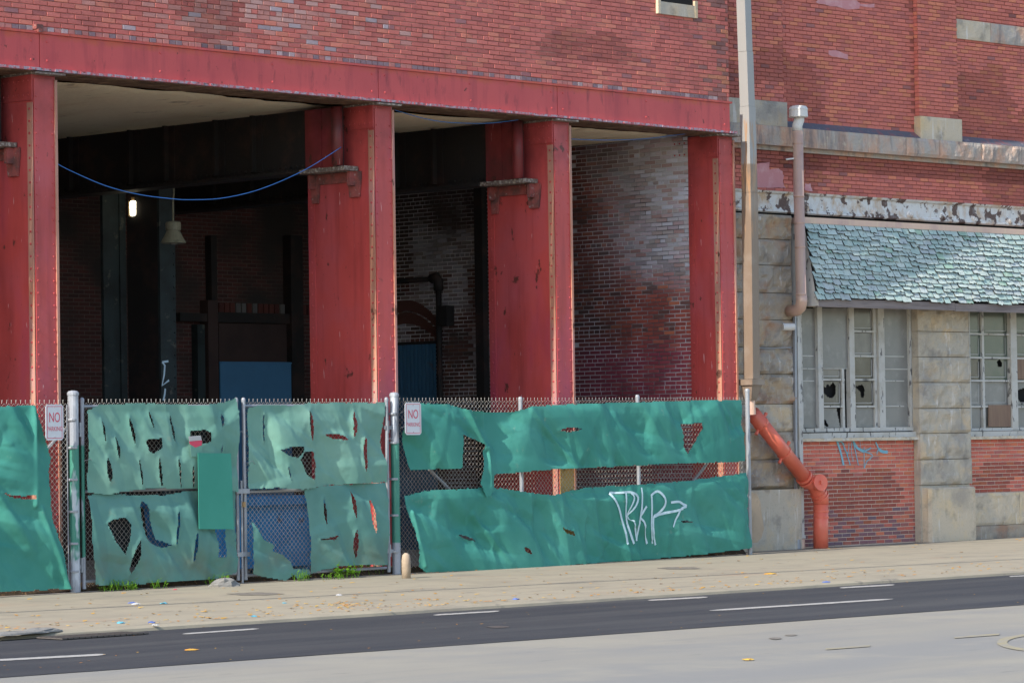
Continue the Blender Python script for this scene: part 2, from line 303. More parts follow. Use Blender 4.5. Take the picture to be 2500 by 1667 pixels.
M['corr'] = mat('blue_corrugated_sheet', (.05, .14, .24), .55, [dict(c=(.10, .07, .05), s=4, lo=.6, hi=.7, a=.6)])
M['dumpster'] = mat('blue_dumpster_paint', (.05, .34, .72), .5, [dict(c=(.035, .24, .55), s=3, lo=.4, hi=.7, a=.6), dict(c=(.1, .08, .07), s=7, lo=.6, hi=.7, a=.7)])
M['yellow'] = mat('old_yellow_paint', (.52, .35, .12), .6, [dict(c=(.2, .12, .05), s=9, lo=.6, hi=.68, a=.8)])
M['concrete_l'] = mat('cream_render', (.38, .30, .22), .9, [dict(c=(.26, .2, .15), s=4, lo=.5, hi=.7, a=.6)], [dict(s=20, d=.01, k=.4)])
M['rock'] = mat('grey_stone', (.20, .195, .185), .9, [dict(c=(.2, .19, .18), s=9, lo=.4, hi=.7, a=.7)], [dict(s=25, d=.01, k=.6)])
M['weed'] = mat('weed_leaf', (.13, .30, .02), .6, [dict(c=(.2, .4, .03), s=8, lo=.4, hi=.7, a=.7)], transl=.3)
M['leaf'] = mat('dry_leaf', (.42, .17, .03), .8, [dict(c=(.5, .32, .06), s=3, lo=.4, hi=.6), dict(c=(.2, .09, .03), s=4, lo=.5, hi=.7, a=.8)], src=None)
M['litterblue'] = mat('blue_plastic_litter', (.10, .34, .44), .6)
M['litternavy'] = mat('dark_blue_plastic_litter', (.09, .14, .36), .6)
M['litterwhite'] = mat('crumpled_white_paper', (.42, .42, .42), .8)
M['sidewalk'] = mat('worn_concrete_pavement', (.29, .258, .198), .9,
    [dict(c=(.315, .28, .212), s=.7, lo=.4, hi=.7, a=.8), dict(c=(.23, .208, .165), s=1.1, lo=.47, hi=.72, a=.75, st=(1, 1, 1)), dict(c=(.30, .18, .12), s=.6, lo=.6, hi=.75, a=.4, off=77),
     dict(c=(.15, .14, .125), s=3.5, lo=.55, hi=.75, a=.6, st=(.25, 1, 1), off=5), dict(c=(.31, .28, .225), s=5, lo=.58, hi=.72, a=.6, st=(.3, 1, 1), off=15), dict(c=(.13, .12, .11), s=2.6, lo=.64, hi=.70, a=.55, off=31), dict(c=(.10, .095, .085), s=1.2, lo=.4, hi=.75, a=.6, yr=(32.0, 60, .12), zn=3, zw=.25)], [dict(s=90, d=.004, k=.35), dict(s=4, d=.02, k=.2)])
M['asphalt'] = mat('dark_asphalt', (.030, .032, .039), .85, [dict(c=(.047, .047, .051), s=.8, lo=.4, hi=.7, a=.8, st=(.5, 2, 1)), dict(c=(.06, .06, .062), s=1.6, lo=.5, hi=.68, a=.8, st=(.07, 1, 1), off=41), dict(c=(.11, .11, .11), s=160, lo=.62, hi=.68, a=.6), dict(c=(.025, .025, .028), s=3, lo=.6, hi=.75, a=.5)], [dict(s=170, d=.006, k=.5)])
M['oldroad'] = mat('bleached_old_road', (.245, .23, .198), .9, [dict(c=(.19, .184, .172), s=1.5, lo=.5, hi=.68, a=.6, st=(.06, 1, 1), off=19), dict(c=(.27, .255, .22), s=2.2, lo=.55, hi=.7, a=.5, st=(.1, 1, 1), off=29), dict(c=(.20, .197, .19), s=.3, lo=.42, hi=.6, a=.9, st=(.5, 1.5, 1)), dict(c=(.265, .248, .208), s=.7, lo=.5, hi=.66, a=.8), dict(c=(.14, .137, .13), s=3.5, lo=.66, hi=.72, a=.5, st=(.35, 1.4, 1)), dict(c=(.12, .12, .12), s=150, lo=.6, hi=.7, a=.5), dict(c=(.32, .31, .3), s=120, lo=.62, hi=.7, a=.5, off=9)], [dict(s=140, d=.006, k=.4)])
M['gutter'] = mat('gutter_grit', (.20, .195, .185), .95, [dict(c=(.27, .25, .22), s=5, lo=.4, hi=.6, a=.8), dict(c=(.1, .1, .1), s=40, lo=.6, hi=.68, a=.6)], [dict(s=120, d=.006, k=.5)])
M['roadpaint'] = mat('worn_white_road_paint', (.34, .33, .315), .8, [dict(c=(.12, .12, .12), s=30, lo=.58, hi=.68, a=.8)])
M['yroad'] = mat('worn_yellow_road_paint', (.285, .248, .15), .85, [dict(c=(.245, .23, .198), s=7, lo=.36, hi=.6, a=.92)])
M['dirt'] = mat('dusty_yard_floor', (.46, .41, .34), .95, [dict(c=(.36, .31, .26), s=3, lo=.4, hi=.7, a=.8), dict(c=(.3, .2, .12), s=25, lo=.6, hi=.68, a=.7)], [dict(s=30, d=.02, k=.6)])
M['soil'] = mat('leafy_soil', (.07, .05, .035), .95, [dict(c=(.03, .024, .02), s=6, lo=.4, hi=.7, a=.8), dict(c=(.34, .19, .09), s=28, lo=.58, hi=.66, a=.8)], [dict(s=40, d=.02, k=.8)])
M['iron'] = mat('cast_iron_grate', (.085, .075, .07), .6, spec=.4)
M['patch'] = mat('dark_tar_patch', (.13, .115, .10), .9, [dict(c=(.22, .2, .17), s=9, lo=.4, hi=.6, a=.8)])
M['backbrick'] = None
def brick_tex(name, c1, c2, mo, plane):
    m = bpy.data.materials.new(name); m.use_nodes = True; nt = m.node_tree; N = nt.nodes; K = nt.links; B = N['Principled BSDF']
    geo = N.new('ShaderNodeNewGeometry'); sp = N.new('ShaderNodeSeparateXYZ'); cb = N.new('ShaderNodeCombineXYZ')
    K.new(geo.outputs['Position'], sp.inputs[0]); K.new(sp.outputs[0 if plane == 'x' else 1], cb.inputs[0]); K.new(sp.outputs[2], cb.inputs[1])
    b = N.new('ShaderNodeTexBrick'); K.new(cb.outputs[0], b.inputs['Vector'])
    b.inputs['Color1'].default_value = (*c1, 1); b.inputs['Color2'].default_value = (*c2, 1); b.inputs['Mortar'].default_value = (*mo, 1)
    b.inputs['Scale'].default_value = 1; b.inputs['Brick Width'].default_value = .222; b.inputs['Row Height'].default_value = .066; b.inputs['Mortar Size'].default_value = .006
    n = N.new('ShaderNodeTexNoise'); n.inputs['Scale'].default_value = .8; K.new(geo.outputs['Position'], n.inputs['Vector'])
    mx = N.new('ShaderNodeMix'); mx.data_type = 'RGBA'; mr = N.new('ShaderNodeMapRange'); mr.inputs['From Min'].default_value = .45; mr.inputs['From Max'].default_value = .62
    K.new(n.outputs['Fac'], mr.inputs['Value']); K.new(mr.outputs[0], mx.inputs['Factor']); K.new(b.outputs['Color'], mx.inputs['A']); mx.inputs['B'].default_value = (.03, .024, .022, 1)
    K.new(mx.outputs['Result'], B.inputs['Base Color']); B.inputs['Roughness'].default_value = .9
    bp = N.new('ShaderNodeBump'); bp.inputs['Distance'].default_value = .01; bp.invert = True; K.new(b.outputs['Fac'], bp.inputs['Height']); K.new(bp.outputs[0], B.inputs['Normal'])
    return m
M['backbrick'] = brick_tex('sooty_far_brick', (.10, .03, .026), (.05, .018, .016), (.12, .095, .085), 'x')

# ------------------------------------------------------------------ ground
def gline(p, q, z): return G.ground(*p, z), G.ground(*q, z)
def lerp_line(l, x):
    (a, b) = l; k = (x-a[0])/(b[0]-a[0]); return a[1]+(b[1]-a[1])*k
ZR = -.05
kerb = gline((0, 1550), (2500, 1392), 0); asp_t = gline((0, 1559), (2500, 1400), ZR); asp_b = gline((0, 1653), (2500, 1475.5), ZR)
X0, X1 = -60, 140
def strip(name, yl0, yl1, z, m, nx=40, wob=0.0, sd_=1):
    mb = MB(); n1 = noise2(sd_)
    xs = np.linspace(X0, X1, nx); vs = []
    for x in xs:
        w = wob*(float(n1(x*1.7, 0))-.5)*2
        vs += [(x, yl0(x)+w, z), (x, yl1(x), z)]
    fs = [(2*i, 2*i+2, 2*i+3, 2*i+1) for i in range(nx-1)]
    mb.add(vs, fs); return single(name, mb, m, None, None, G, kind='structure')
gmb = MB(); gmb.add([(-250, -150, -.07), (300, -150, -.07), (300, 300, -.07), (-250, 300, -.07)], [(0, 1, 2, 3)])
single('ground', gmb, M['oldroad'], None, None, G, kind='structure')
strip('road', lambda x: -40, lambda x: lerp_line(asp_b, x)-.0, ZR-.004, M['oldroad'])
strip('asphalt_lane', lambda x: lerp_line(asp_b, x), lambda x: lerp_line(asp_t, x)+.05, ZR, M['asphalt'], nx=900, wob=.03, sd_=4)
strip('gutter', lambda x: lerp_line(asp_t, x), lambda x: lerp_line(kerb, x)+.05, ZR+.004, M['gutter'], nx=900, wob=.10, sd_=9)
# pavement: slab with a rounded low kerb
pm = MB(); xs = np.linspace(X0, X1, 700); nk = noise2(21); vs = []; fs = []
for x in xs:
    yk = lerp_line(kerb, x)+.05*(float(nk(x*2.1, 1))-.5)
    vs += [(x, yk, -.06), (x, yk+.012, -.02), (x, yk+.05, -.002), (x, yk+.35, 0), (x, 60, .0)]
for i in range(len(xs)-1):
    for j in range(4): fs.append((5*i+j, 5*i+5+j, 5*i+6+j, 5*i+1+j))
pm.add(vs, fs); single('pavement', pm, M['sidewalk'], None, None, G, kind='structure')
fl = MB(); fl.add([(-5, .15-.62, .006), (39.9, .15-.62, .006), (39.9, 9.2, .006), (-5, 9.2, .006)], [(0, 1, 2, 3)])
single('yard_floor', fl, M['dirt'], None, None, L, kind='structure')
so_m = MB(); nso = noise2(17); xs = np.linspace(22, 40.0, 200); vs = []
for x in xs:
    h = .05+.09*float(nso(x*2.3, 0)); vs += [(x, -.30+.05*float(nso(x*3, 4)), .002), (x, -.20, h), (x, .02, h*.9), (x, .3, .008)]
so_m.add(vs, [(4*i+j, 4*i+4+j, 4*i+5+j, 4*i+1+j) for i in range(199) for j in range(3)]); single('soil_strip', so_m, M['soil'], None, None, L, kind='structure')
# painted marks
def paint(name, pts, z, m, label, cat, group=None):
    vs = [G.ground(u, v, z) for (u, v) in pts]; b = vs[0]
    mb = MB(); mb.add(vs, [tuple(range(len(vs)))]); return single(name, mb, m, label, cat, G, b, group)
DZ = ZR+.004
for i, (p, q, w, lab) in enumerate([((445, 1546.5), (632, 1533.5), 3.0, 'white dash beside the drain grate near the kerb'), ((1058, 1500.5), (1220, 1490.5), 3.0, 'white kerbside dash below the right end of the gate'),
        ((1581, 1464.5), (1728, 1456.5), 3.0, 'white kerbside dash below the right fence screens'), ((2050, 1434), (2184, 1426.5), 3.0, 'white kerbside dash below the red drain pipe'), ((2464, 1406.5), (2520, 1403.5), 2.4, 'white kerbside dash at the far right edge'),
        ((-20, 1611), (258, 1596), 4.5, 'long white lane line at the lower left of the asphalt'), ((1732, 1489.5), (2180, 1461), 3.6, 'long white lane line on the right of the asphalt')]):
    mb = MB(); n = 24; nn = noise2(60+i); vs = []
    for k in range(n+1):
        f = k/n; u = p[0]+(q[0]-p[0])*f; v = p[1]+(q[1]-p[1])*f; e = min(1, f*14+.15, (1-f)*14+.15)
        vs += [G.ground(u, v+w/2*e+(float(nn(k*1.3, 0))-.5)*.8, DZ), G.ground(u, v-w/2*e+(float(nn(k*1.3, 5))-.5)*.8, DZ)]
    mb.add(vs, [(2*k, 2*k+2, 2*k+3, 2*k+1) for k in range(n)])
    single('road_marking', mb, M['roadpaint'], lab, 'road marking', G, vs[0], 'white road markings')
c0 = G.ground(2560, 1567, DZ); mb = MB(); vs = []
for k in range(49):
    a = 2*math.pi*k/48
    for rr in (1.0, .8):
        u = 2560+126*rr*math.cos(a); v = 1567+23*rr*math.sin(a); vs.append(G.ground(u, v, DZ-.002))
mb.add(vs, [(2*k, 2*k+1, 2*k+3, 2*k+2) for k in range(48)])
single('road_marking', mb, M['yroad'], 'worn yellow ring painted on the pale road', 'road marking', G, c0)
for (pa, lab) in ((((2016, 1581), (2124, 1573), (2124, 1577), (2016, 1585)), 'faded yellow streak left of the yellow ring'), (((2330, 1553), (2440, 1545), (2440, 1549), (2330, 1557)), 'faded yellow streak beside the yellow ring')):
    paint('road_marking', pa, DZ-.002, M['yroad'], lab, 'road marking')
def blob(name, c, ru, rv, z, m, label, cat, sd_):
    nn = noise2(sd_); pts = []
    for k in range(40):
        a = 2*math.pi*k/40; q = .7+.6*float(nn(2*math.cos(a)+9, 2*math.sin(a)+9)); pts.append((c[0]+ru*q*math.cos(a), c[1]+rv*q*math.sin(a)))
    paint(name, pts, z, m, label, cat)
blob('pavement_patch', (622, 1448.5), 62, 3.6, .004, M['patch'], 'dark tar patch on the pavement before the gate', 'patch', 3)
blob('pavement_patch', (1660, 1386), 55, 2.6, .004, M['patch'], 'rusty cover patch on the pavement by the right fence', 'patch', 5)
blob('road_stain', (1215, 1529), 28, 2.2, DZ, M['iron'], 'black oil stain on the asphalt', 'stain', 6)
for (c, a, b, s_) in (((1893, 1557), 16, 2.6, 8), ((1931, 1549), 16, 1.6, 11)):
    blob('road_stain', c, a, b, DZ-.002, M['patch'], 'grey smudge on the pale road'+(' nearest the asphalt' if s_ == 11 else ' below the long white line'), 'stain', s_)
# drain grate
gp = [G.ground(u, v, ZR+.006) for (u, v) in ((232, 1555), (400, 1546), (486, 1540), (300, 1549))]
gx0 = G.ground(236, 1554, 0); gx1 = G.ground(470, 1541, 0)
TG = Thing('drain_grate', 'cast iron drain grate in the gutter at lower left', 'grate', G, (gx0[0], gx0[1], ZR))
ln = gx1[0]-gx0[0]; wd = .42
y_at = lambda x: lerp_line(kerb, x)-.12-wd
mb = MB(); mb.add([(gx0[0], y_at(gx0[0]), ZR+.007), (gx1[0], y_at(gx1[0]), ZR+.007), (gx1[0], y_at(gx1[0])+wd, ZR+.007), (gx0[0], y_at(gx0[0])+wd, ZR+.007)], [(0, 1, 2, 3)]); TG.part('pit', mb, M['black'])
nb = 15
for k in range(nb):
    x = gx0[0]+ln*(k+.5)/nb; mb = MB(); mb.box(x-.03, x+.03, y_at(x), y_at(x)+wd, ZR+.008, ZR+.02); TG.part('bar', mb, M['iron'])
for k in range(6):
    f = wd*k/5; mb = MB(); a, b = gx0[0], gx1[0]
    mb.add([(a, y_at(a)+f, ZR+.022), (b, y_at(b)+f, ZR+.022), (b, y_at(b)+f+.03, ZR+.022), (a, y_at(a)+f+.03, ZR+.022)], [(0, 1, 2, 3)]); TG.part('cross_bar', mb, M['iron'])

# ------------------------------------------------------------------ bricks
BL, BH, BJ = .226, .0662, .009
def pick(rng, pal):
    r = rng.random()*sum(p[0] for p in pal)
    for w, c in pal:
        r -= w
        if r <= 0: break
    k = rng.uniform(.91, 1.09); return tuple(min(.9, v*k) for v in c)
_bm = {}
def brick_mesh(w):
    if w not in _bm:
        mb = MB(); a = w/2; h = (BH-BJ)/2; e = .004
        mb.add([(-a, 0, -h), (a, 0, -h), (a, 0, h), (-a, 0, h), (-a+e, -.006, -h+e), (a-e, -.006, -h+e), (a-e, -.006, h-e), (-a+e, -.006, h-e), (-a, .03, -h), (a, .03, -h), (a, .03, h), (-a, .03, h)],
               [(4, 5, 6, 7), (0, 1, 5, 4), (1, 2, 6, 5), (2, 3, 7, 6), (3, 0, 4, 7), (8, 9, 1, 0), (9, 10, 2, 1), (10, 11, 3, 2), (11, 8, 0, 3)])
        me = mb.mesh('brick'); me.materials.append(M['brick_o']); _bm[w] = me
    return _bm[w]
def lay(x0, x1, z0, z1, hdr=7, first=0, seed=1, bl=BL, j=BJ):
    """courses of a common-bond wall: (x centre, z centre, width)"""
    rng = random.Random(seed); n = int(math.ceil((z1-z0)/BH)); out = []
    for i in range(n):
        header = hdr and (i-first) % hdr == 0; w = bl/2 if header else bl
        x = x0-(w*.5 if i % 2 else 0)-rng.uniform(0, .02)
        while x < x1:
            a, b = max(x, x0), min(x+w, x1)
            if b-a > .035: out.append(((a+b)/2, z0+(i+.5)*BH, b-a-j, w-j))
            x += w
    return out
def brick_wall(T, wall, spots, to, colf, n_single, seed, skip=None, rotz=0.0, j=BJ):
    """spots from lay(); to(x,z) gives the frame point of the wall face; the nearest n_single in view become objects"""
    rng = random.Random(seed); items = []
    for (x, z, w, full) in spots:
        p = to(x, z)
        u, v, dz = px_of(T.fr.world(p))
        if not (-300 < u < 2950 and -260 < v < 1707): continue
        if skip and skip(x, z, u, v): continue
        items.append((dz, x, z, w, full, p))
    items.sort(key=lambda q: q[0]); k = 0; far = MB()
    vis = lambda p: (lambda w: -10 < w[0] < 2510 and -10 < w[1] < 1680)(px_of(T.fr.world(p)))
    ex = Vector((math.cos(rotz), math.sin(rotz), 0)); en = Vector((math.sin(rotz), -math.cos(rotz), 0))
    for (dz, x, z, w, full, p) in items:
        c = colf(rng, x, z); pr = rng.gauss(0, .0016); tz = rng.gauss(0, .008)
        if k < n_single and vis(p):
            T.copy('brick', brick_mesh(round(full, 4)), M['brick_o'], (p[0]+en[0]*pr, p[1]+en[1]*pr, p[2]), wall, (0, tz*.6, rotz+tz), (w/full, 1, (BH-j)/(BH-BJ)), c); k += 1
        else:
            a = w/2; h = (BH-j)/2; P = Vector(p)+en*pr; e = .004; q = []
            for (sx, sz, o) in ((-a, -h, 0), (a, -h, 0), (a, h, 0), (-a, h, 0), (-a+e, -h+e, 1), (a-e, -h+e, 1), (a-e, h-e, 1), (-a+e, h-e, 1)):
                q.append(tuple(P+ex*sx+en*(.006*o+tz*sx*.5)+Vector((0, 0, sz+tz*.5*sx))))
            far.add(q, [(4, 5, 6, 7), (0, 1, 5, 4), (1, 2, 6, 5), (2, 3, 7, 6), (3, 0, 4, 7)], c)
    if far.f: T.part('far_brickwork', far, M['brick_a'], wall, kind='stuff')

# ------------------------------------------------------------------ left building
GZ0, GZ1 = 6.57, 7.06
CL = [26.25, 32.28, 35.99, 39.82]; CW = .37; CD = 1.34
TB = Thing('brick_warehouse', 'brick warehouse with open bays on red riveted steel columns and girder', 'building', L, (32, 0, 0))
mb = MB(); mb.box(19, 40.12, .012, .5, GZ1+.01, 17); wall = TB.part('upper_wall', mb, M['mortar_l'])
n_a, n_b = noise2(31), noise2(32)
def col_left(rng, x, z):
    g = float(n_a(x*.45, z*.9)); 
    pal = [(7, (.54, .165, .14)), (4, (.50, .15, .13)), (2, (.58, .2, .15)), (.6, (.42, .14, .13)), (.1, (.33, .15, .155))]
    c = pick(rng, pal)
    grey = math.exp(-(((x-30.2)/2.0)**2+((z-7.75)/.5)**2))
    if rng.random() < grey*.75: c = pick(rng, [(2, (.52, .30, .27)), (1.0, (.42, .33, .35)), (4, (.51, .23, .20))])
    if z < GZ1+.085: c = pick(rng, [(3, (.22, .18, .2)), (2, (.42, .2, .18)), (1, (.36, .32, .33))])
    if x > 39.3 and rng.random() < min(.5, (x-39.3)*.8): c = pick(rng, [(3, (.24, .12, .11)), (2, (.46, .19, .12)), (2, (.3, .14, .13))])
    if g > .66: c = tuple(v*.72 for v in c)
    return c
sill_a = L.at(1605, -40, .02); sill_b = L.at(1702, 42, .02)
inwin = lambda x, z: False
brick_wall(TB, wall, lay(23.0, 40.12, GZ1+.012, 10.2, 8, 0, 3), lambda x, z: (x, 0.003, z), col_left, 300, 11)
# concrete sill of a window above
sx0, sx1 = L.at(1605, 20, .03)[0], L.at(1701, 25, .03)[0]; sz0 = L.at(1610, 34, .03)[2]; sz1 = sz0+.19
mb = MB(); mb.box(sx0, sx1, -.045, .02, sz0, sz1); sill = TB.part('window_sill', mb, M['granite'])
for xx in (sx0, sx1-.06):
    mb = MB(); mb.box(xx-.002, xx+.062, -.05, .02, sz0+.002, sz1+.075); TB.part('sill_lug', mb, M['granite_p'], sill)
mb = MB(); mb.box(sx0+.08, sx1-.08, -.01, .02, sz1+.001, sz1+1.1); win = TB.part('window', mb, M['black'])
# front girder: plates between joints, rivets, top and bottom flanges
joints = [19.0]+[L.at(u, v, .06)[0] for (u, v) in ((97, 120), (924, 200), (1361, 240))]+[L.at(1783, 300, .06)[0]]
gm = MB(); gm.box(19, 40.08, -.02, .42, GZ0+.03, GZ1-.02); girder = TB.part('front_girder', gm, M['girder'])
for a, b in zip(joints, joints[1:]):
    mb = MB(); mb.box(a+.006, b-.006, -.055, -.022, GZ0+.03, GZ1-.03); TB.part('face_plate', mb, M['girder'], girder)
rv = MB()
for a, b in zip(joints, joints[1:]):
    n = max(1, round((b-a)/1.9))
    xs_ = [a+.13]+[a+(b-a)*k/n for k in range(1, n)]+[b-.13]
    for x in xs_:
        for z in (GZ0+.13, GZ1-.12): rv.dome((x+RNG.uniform(-.01, .01), -.055, z), .017, (0, -1, 0), .012)
TB.part('rivets', rv, M['girder'], girder, kind='stuff')
mb = MB(); n = 260; nn = noise2(77)
xs_ = np.linspace(19, 40.12, n)
for a, b in zip(xs_, xs_[1:]):
    e = .02*float(nn(a*6, 2)); mb.box(a, b, -.135-.02*float(nn(a*9, 0)), -.06, GZ0-.012, GZ0+.016+e*.5)
TB.part('bottom_flange_edge', mb, M['lip'], girder)
mb = MB(); mb.box(19, 40.12, -.05, .50, GZ0-.025, GZ0+.012); TB.part('soffit_plate', mb, M['rustsoffit'], girder)
mb = MB(); mb.box(19, 40.10, -.075, .02, GZ1-.026, GZ1+.004); TB.part('top_flange', mb, M['girder'], girder)
mb = MB(); mb.box(L.at(100, 66, .1)[0]-.055, L.at(100, 66, .1)[0]+.055, -.08, .0, GZ1+.03, GZ1+.09); mb.box(L.at(100, 66, .1)[0]-.04, L.at(100, 66, .1)[0]+.04, -.1, .0, GZ1-.01, GZ1+.03); TB.part('iron_bracket', mb, M['bracket'], wall)
# columns
for ci, cx_ in enumerate([22.6]+CL):
    dep = CD if cx_ != CL[3] else .615
    mb = MB(); mb.box(cx_, cx_+CW, .012, dep, 0, GZ0-.03); col = TB.part('column', mb, M['red'])
    mb = MB(); mb.box(cx_+.012, cx_+CW-.004, -.01, .01, 0, GZ0-.10); TB.part('front_plate', mb, M['red'], col)
    mb = MB(); mb.box(cx_-.012, cx_-.001, .0, .105, .02, GZ0-.40); TB.part('corner_angle', mb, M['sunlit_red'], col)  # pale colour paints the sunlit strip along the corner
    mb = MB(); mb.box(cx_+CW-.035, cx_+CW+.004, -.028, -.0105, .02, GZ0-.10); TB.part('edge_angle', mb, M['sunlit_red'], col)  # same painted sunlight colour on the front edge
    mb = MB(); mb.box(cx_-.012, cx_-.001, dep-.13, dep-.003, .02, GZ0-.95); TB.part('rear_angle', mb, M['red'], col)
    mb = MB(); mb.box(cx_-.016, cx_-.0015, .0, dep-.36, GZ0-.37, GZ0-.05); TB.part('gusset_plate', mb, M['red'], col)
    mb = MB(); mb.box(cx_-.06, cx_+CW+.05, -.14, dep-.3, GZ0-.05, GZ0-.026); TB.part('cap_plate', mb, M['shelf'], col)
    rv = MB(); z = .2
    while z < GZ0-.2:
        for yy in (.055, dep-.07):
            if z < GZ0-.42: rv.dome((cx_-.013, yy, z), .018, (-1, 0, 0), .013)
        for xx in (cx_+.045, cx_+CW-.07): rv.dome((xx, -.011, z), .015, (0, -1, 0), .01)
        z += .155
    for k in range(9): rv.dome((cx_-.017, .07+k*.1, GZ0-.12), .016, (-1, 0, 0), .012); rv.dome((cx_-.017, .07+k*.1, GZ0-.30), .016, (-1, 0, 0), .012)
    TB.part('rivets', rv, M['red'], col, kind='stuff')
    if cx_ == CL[2]:
        mb = MB(); mb.box(cx_+.02, cx_+CW-.01, -.018, -.0105, .01, 1.62); TB.part('yellow_paint_band', mb, M['yellow'], col, label='yellow painted band at the foot of a column')
# cross girders running back from the columns, on brackets
for gi, cx_ in enumerate(CL[:3]):
    x = cx_-.30; zt, zb = (6.53, 5.67) if gi != 2 else (6.56, 5.67); ye = 8.4
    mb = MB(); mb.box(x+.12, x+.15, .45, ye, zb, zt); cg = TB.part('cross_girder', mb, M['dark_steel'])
    mb = MB(); mb.box(x+.11, x+.119, .46, 1.17, zb+.02, zt-.01); TB.part('end_panel', mb, M['dark_red'], cg)
    mb = MB(); mb.box(x+.09, x+.11, .85, 1.17, zb+.02, zt-.01); TB.part('end_plate', mb, M['dark_red'], cg)
    mb = MB(); mb.tube([(x+.03, .46, zb+.02), (x+.03, .46, zt-.02)], .085, 10); TB.part('end_stiffener', mb, M['dark_red'], cg, smooth=True)
    for k, yy in enumerate((2.2, 3.0, 4.1, 4.9, 6.3, 7.2)):
        mb = MB(); mb.box(x+.02, x+.12, yy, yy+.05, zb+.05, zt); mb.box(x+.1, x+.118, yy-.12, yy, zb+.05, zt); TB.part('web_stiffener', mb, M['dark_steel'], cg)
    mb = MB(); mb.box(x-.05, x+.33, 1.21, ye, zb-.04, zb-.001); TB.part('lower_flange', mb, M['dark_steel'], cg)
    rv = MB()
    for k in range(58): rv.dome((x+.04, 1.25+k*.12, zb-.001), .022, (0, 0, 1), .02); rv.dome((x+.118, 1.25+k*.12, zb+.07), .022, (-1, 0, 0), .02)
    TB.part('rivets', rv, M['dark_steel'], cg, kind='stuff')
    ns = noise2(90+gi); mb = MB()
    for k in range(30):
        a = .30+k*.0305; mb.box(x+.02-.03*float(ns(k*.7, 0)), cx_-.02, a, a+.0305, zb-.045-.01*float(ns(k, 4)), zb-.002+.02*float(ns(k, 9)))
    TB.part('shelf_plate', mb, M['shelf'], cg)
    for (ya, yb, h) in ((.24, .50, .36), (1.08, 1.25, .40)):
        zt_ = zb-.056; m_ = (ya+yb)/2
        for (xa, xb, w0, w1) in ((cx_-.045, cx_-.013, .5, .36), (cx_-.15, cx_-.046, .12, .12)):
            mb = MB(); vs = []
            for x_ in (xa, xb): vs += [(x_, m_-(yb-ya)*w0, zt_), (x_, m_+(yb-ya)*w0, zt_), (x_, m_+(yb-ya)*w0, zt_-.1), (x_, m_+(yb-ya)*w1, zt_-(h if w0 > .3 else .2)), (x_, m_-(yb-ya)*w1, zt_-(h if w0 > .3 else .2)), (x_, m_-(yb-ya)*w0, zt_-.1)]
            mb.add(vs, [(0, 1, 2, 3, 4, 5), (11, 10, 9, 8, 7, 6)]+[(k_, k_+6, (k_+1) % 6+6, (k_+1) % 6) for k_ in range(6)]); TB.part('bracket_gusset', mb, M['bracket'], cg)
    mb = MB(); mb.box(cx_-.03, cx_-.013, .53, 1.09, zb-.20, zb-.056); TB.part('bracket_plate', mb, M['bracket'], cg)
# ceiling with broken plaster along the front edge showing lath
mb = MB(); nx, ny = 150, 40; nn = noise2(41); x_a, x_b = 19.0, 39.8
def cz(x, y): return 6.60+.03*(float(nn(x*.9, y*.9))-.5)
vs = []
for i in range(nx+1):
    x = x_a+(x_b-x_a)*i/nx; y_s = .98+.35*(float(nn(x*1.1, 3))-.5)+.15*(float(nn(x*6, 8))-.5)
    for j in range(ny+1):
        y = y_s+(8.6-y_s)*j/ny; vs.append((x, y, cz(x, y)-(.02 if j else .0)))
fs = [(i*(ny+1)+j, i*(ny+1)+j+1, (i+1)*(ny+1)+j+1, (i+1)*(ny+1)+j) for i in range(nx) for j in range(ny)]
mb.add(vs, fs); ceil = TB.part('plaster_ceiling', mb, M['plaster'])
mb = MB()
for k in range(320):
    x = 19.2+k*.064; mb.box(x, x+.036, .45, 1.25, 6.635+RNG.uniform(-.006, .006), 6.655)
TB.part('lath', mb, M['lath'], ceil, kind='stuff')
mb = MB(); mb.box(19, 39.9, .3, 9.0, 6.68, 6.9); TB.part('floor_slab_above', mb, M['black'], ceil)
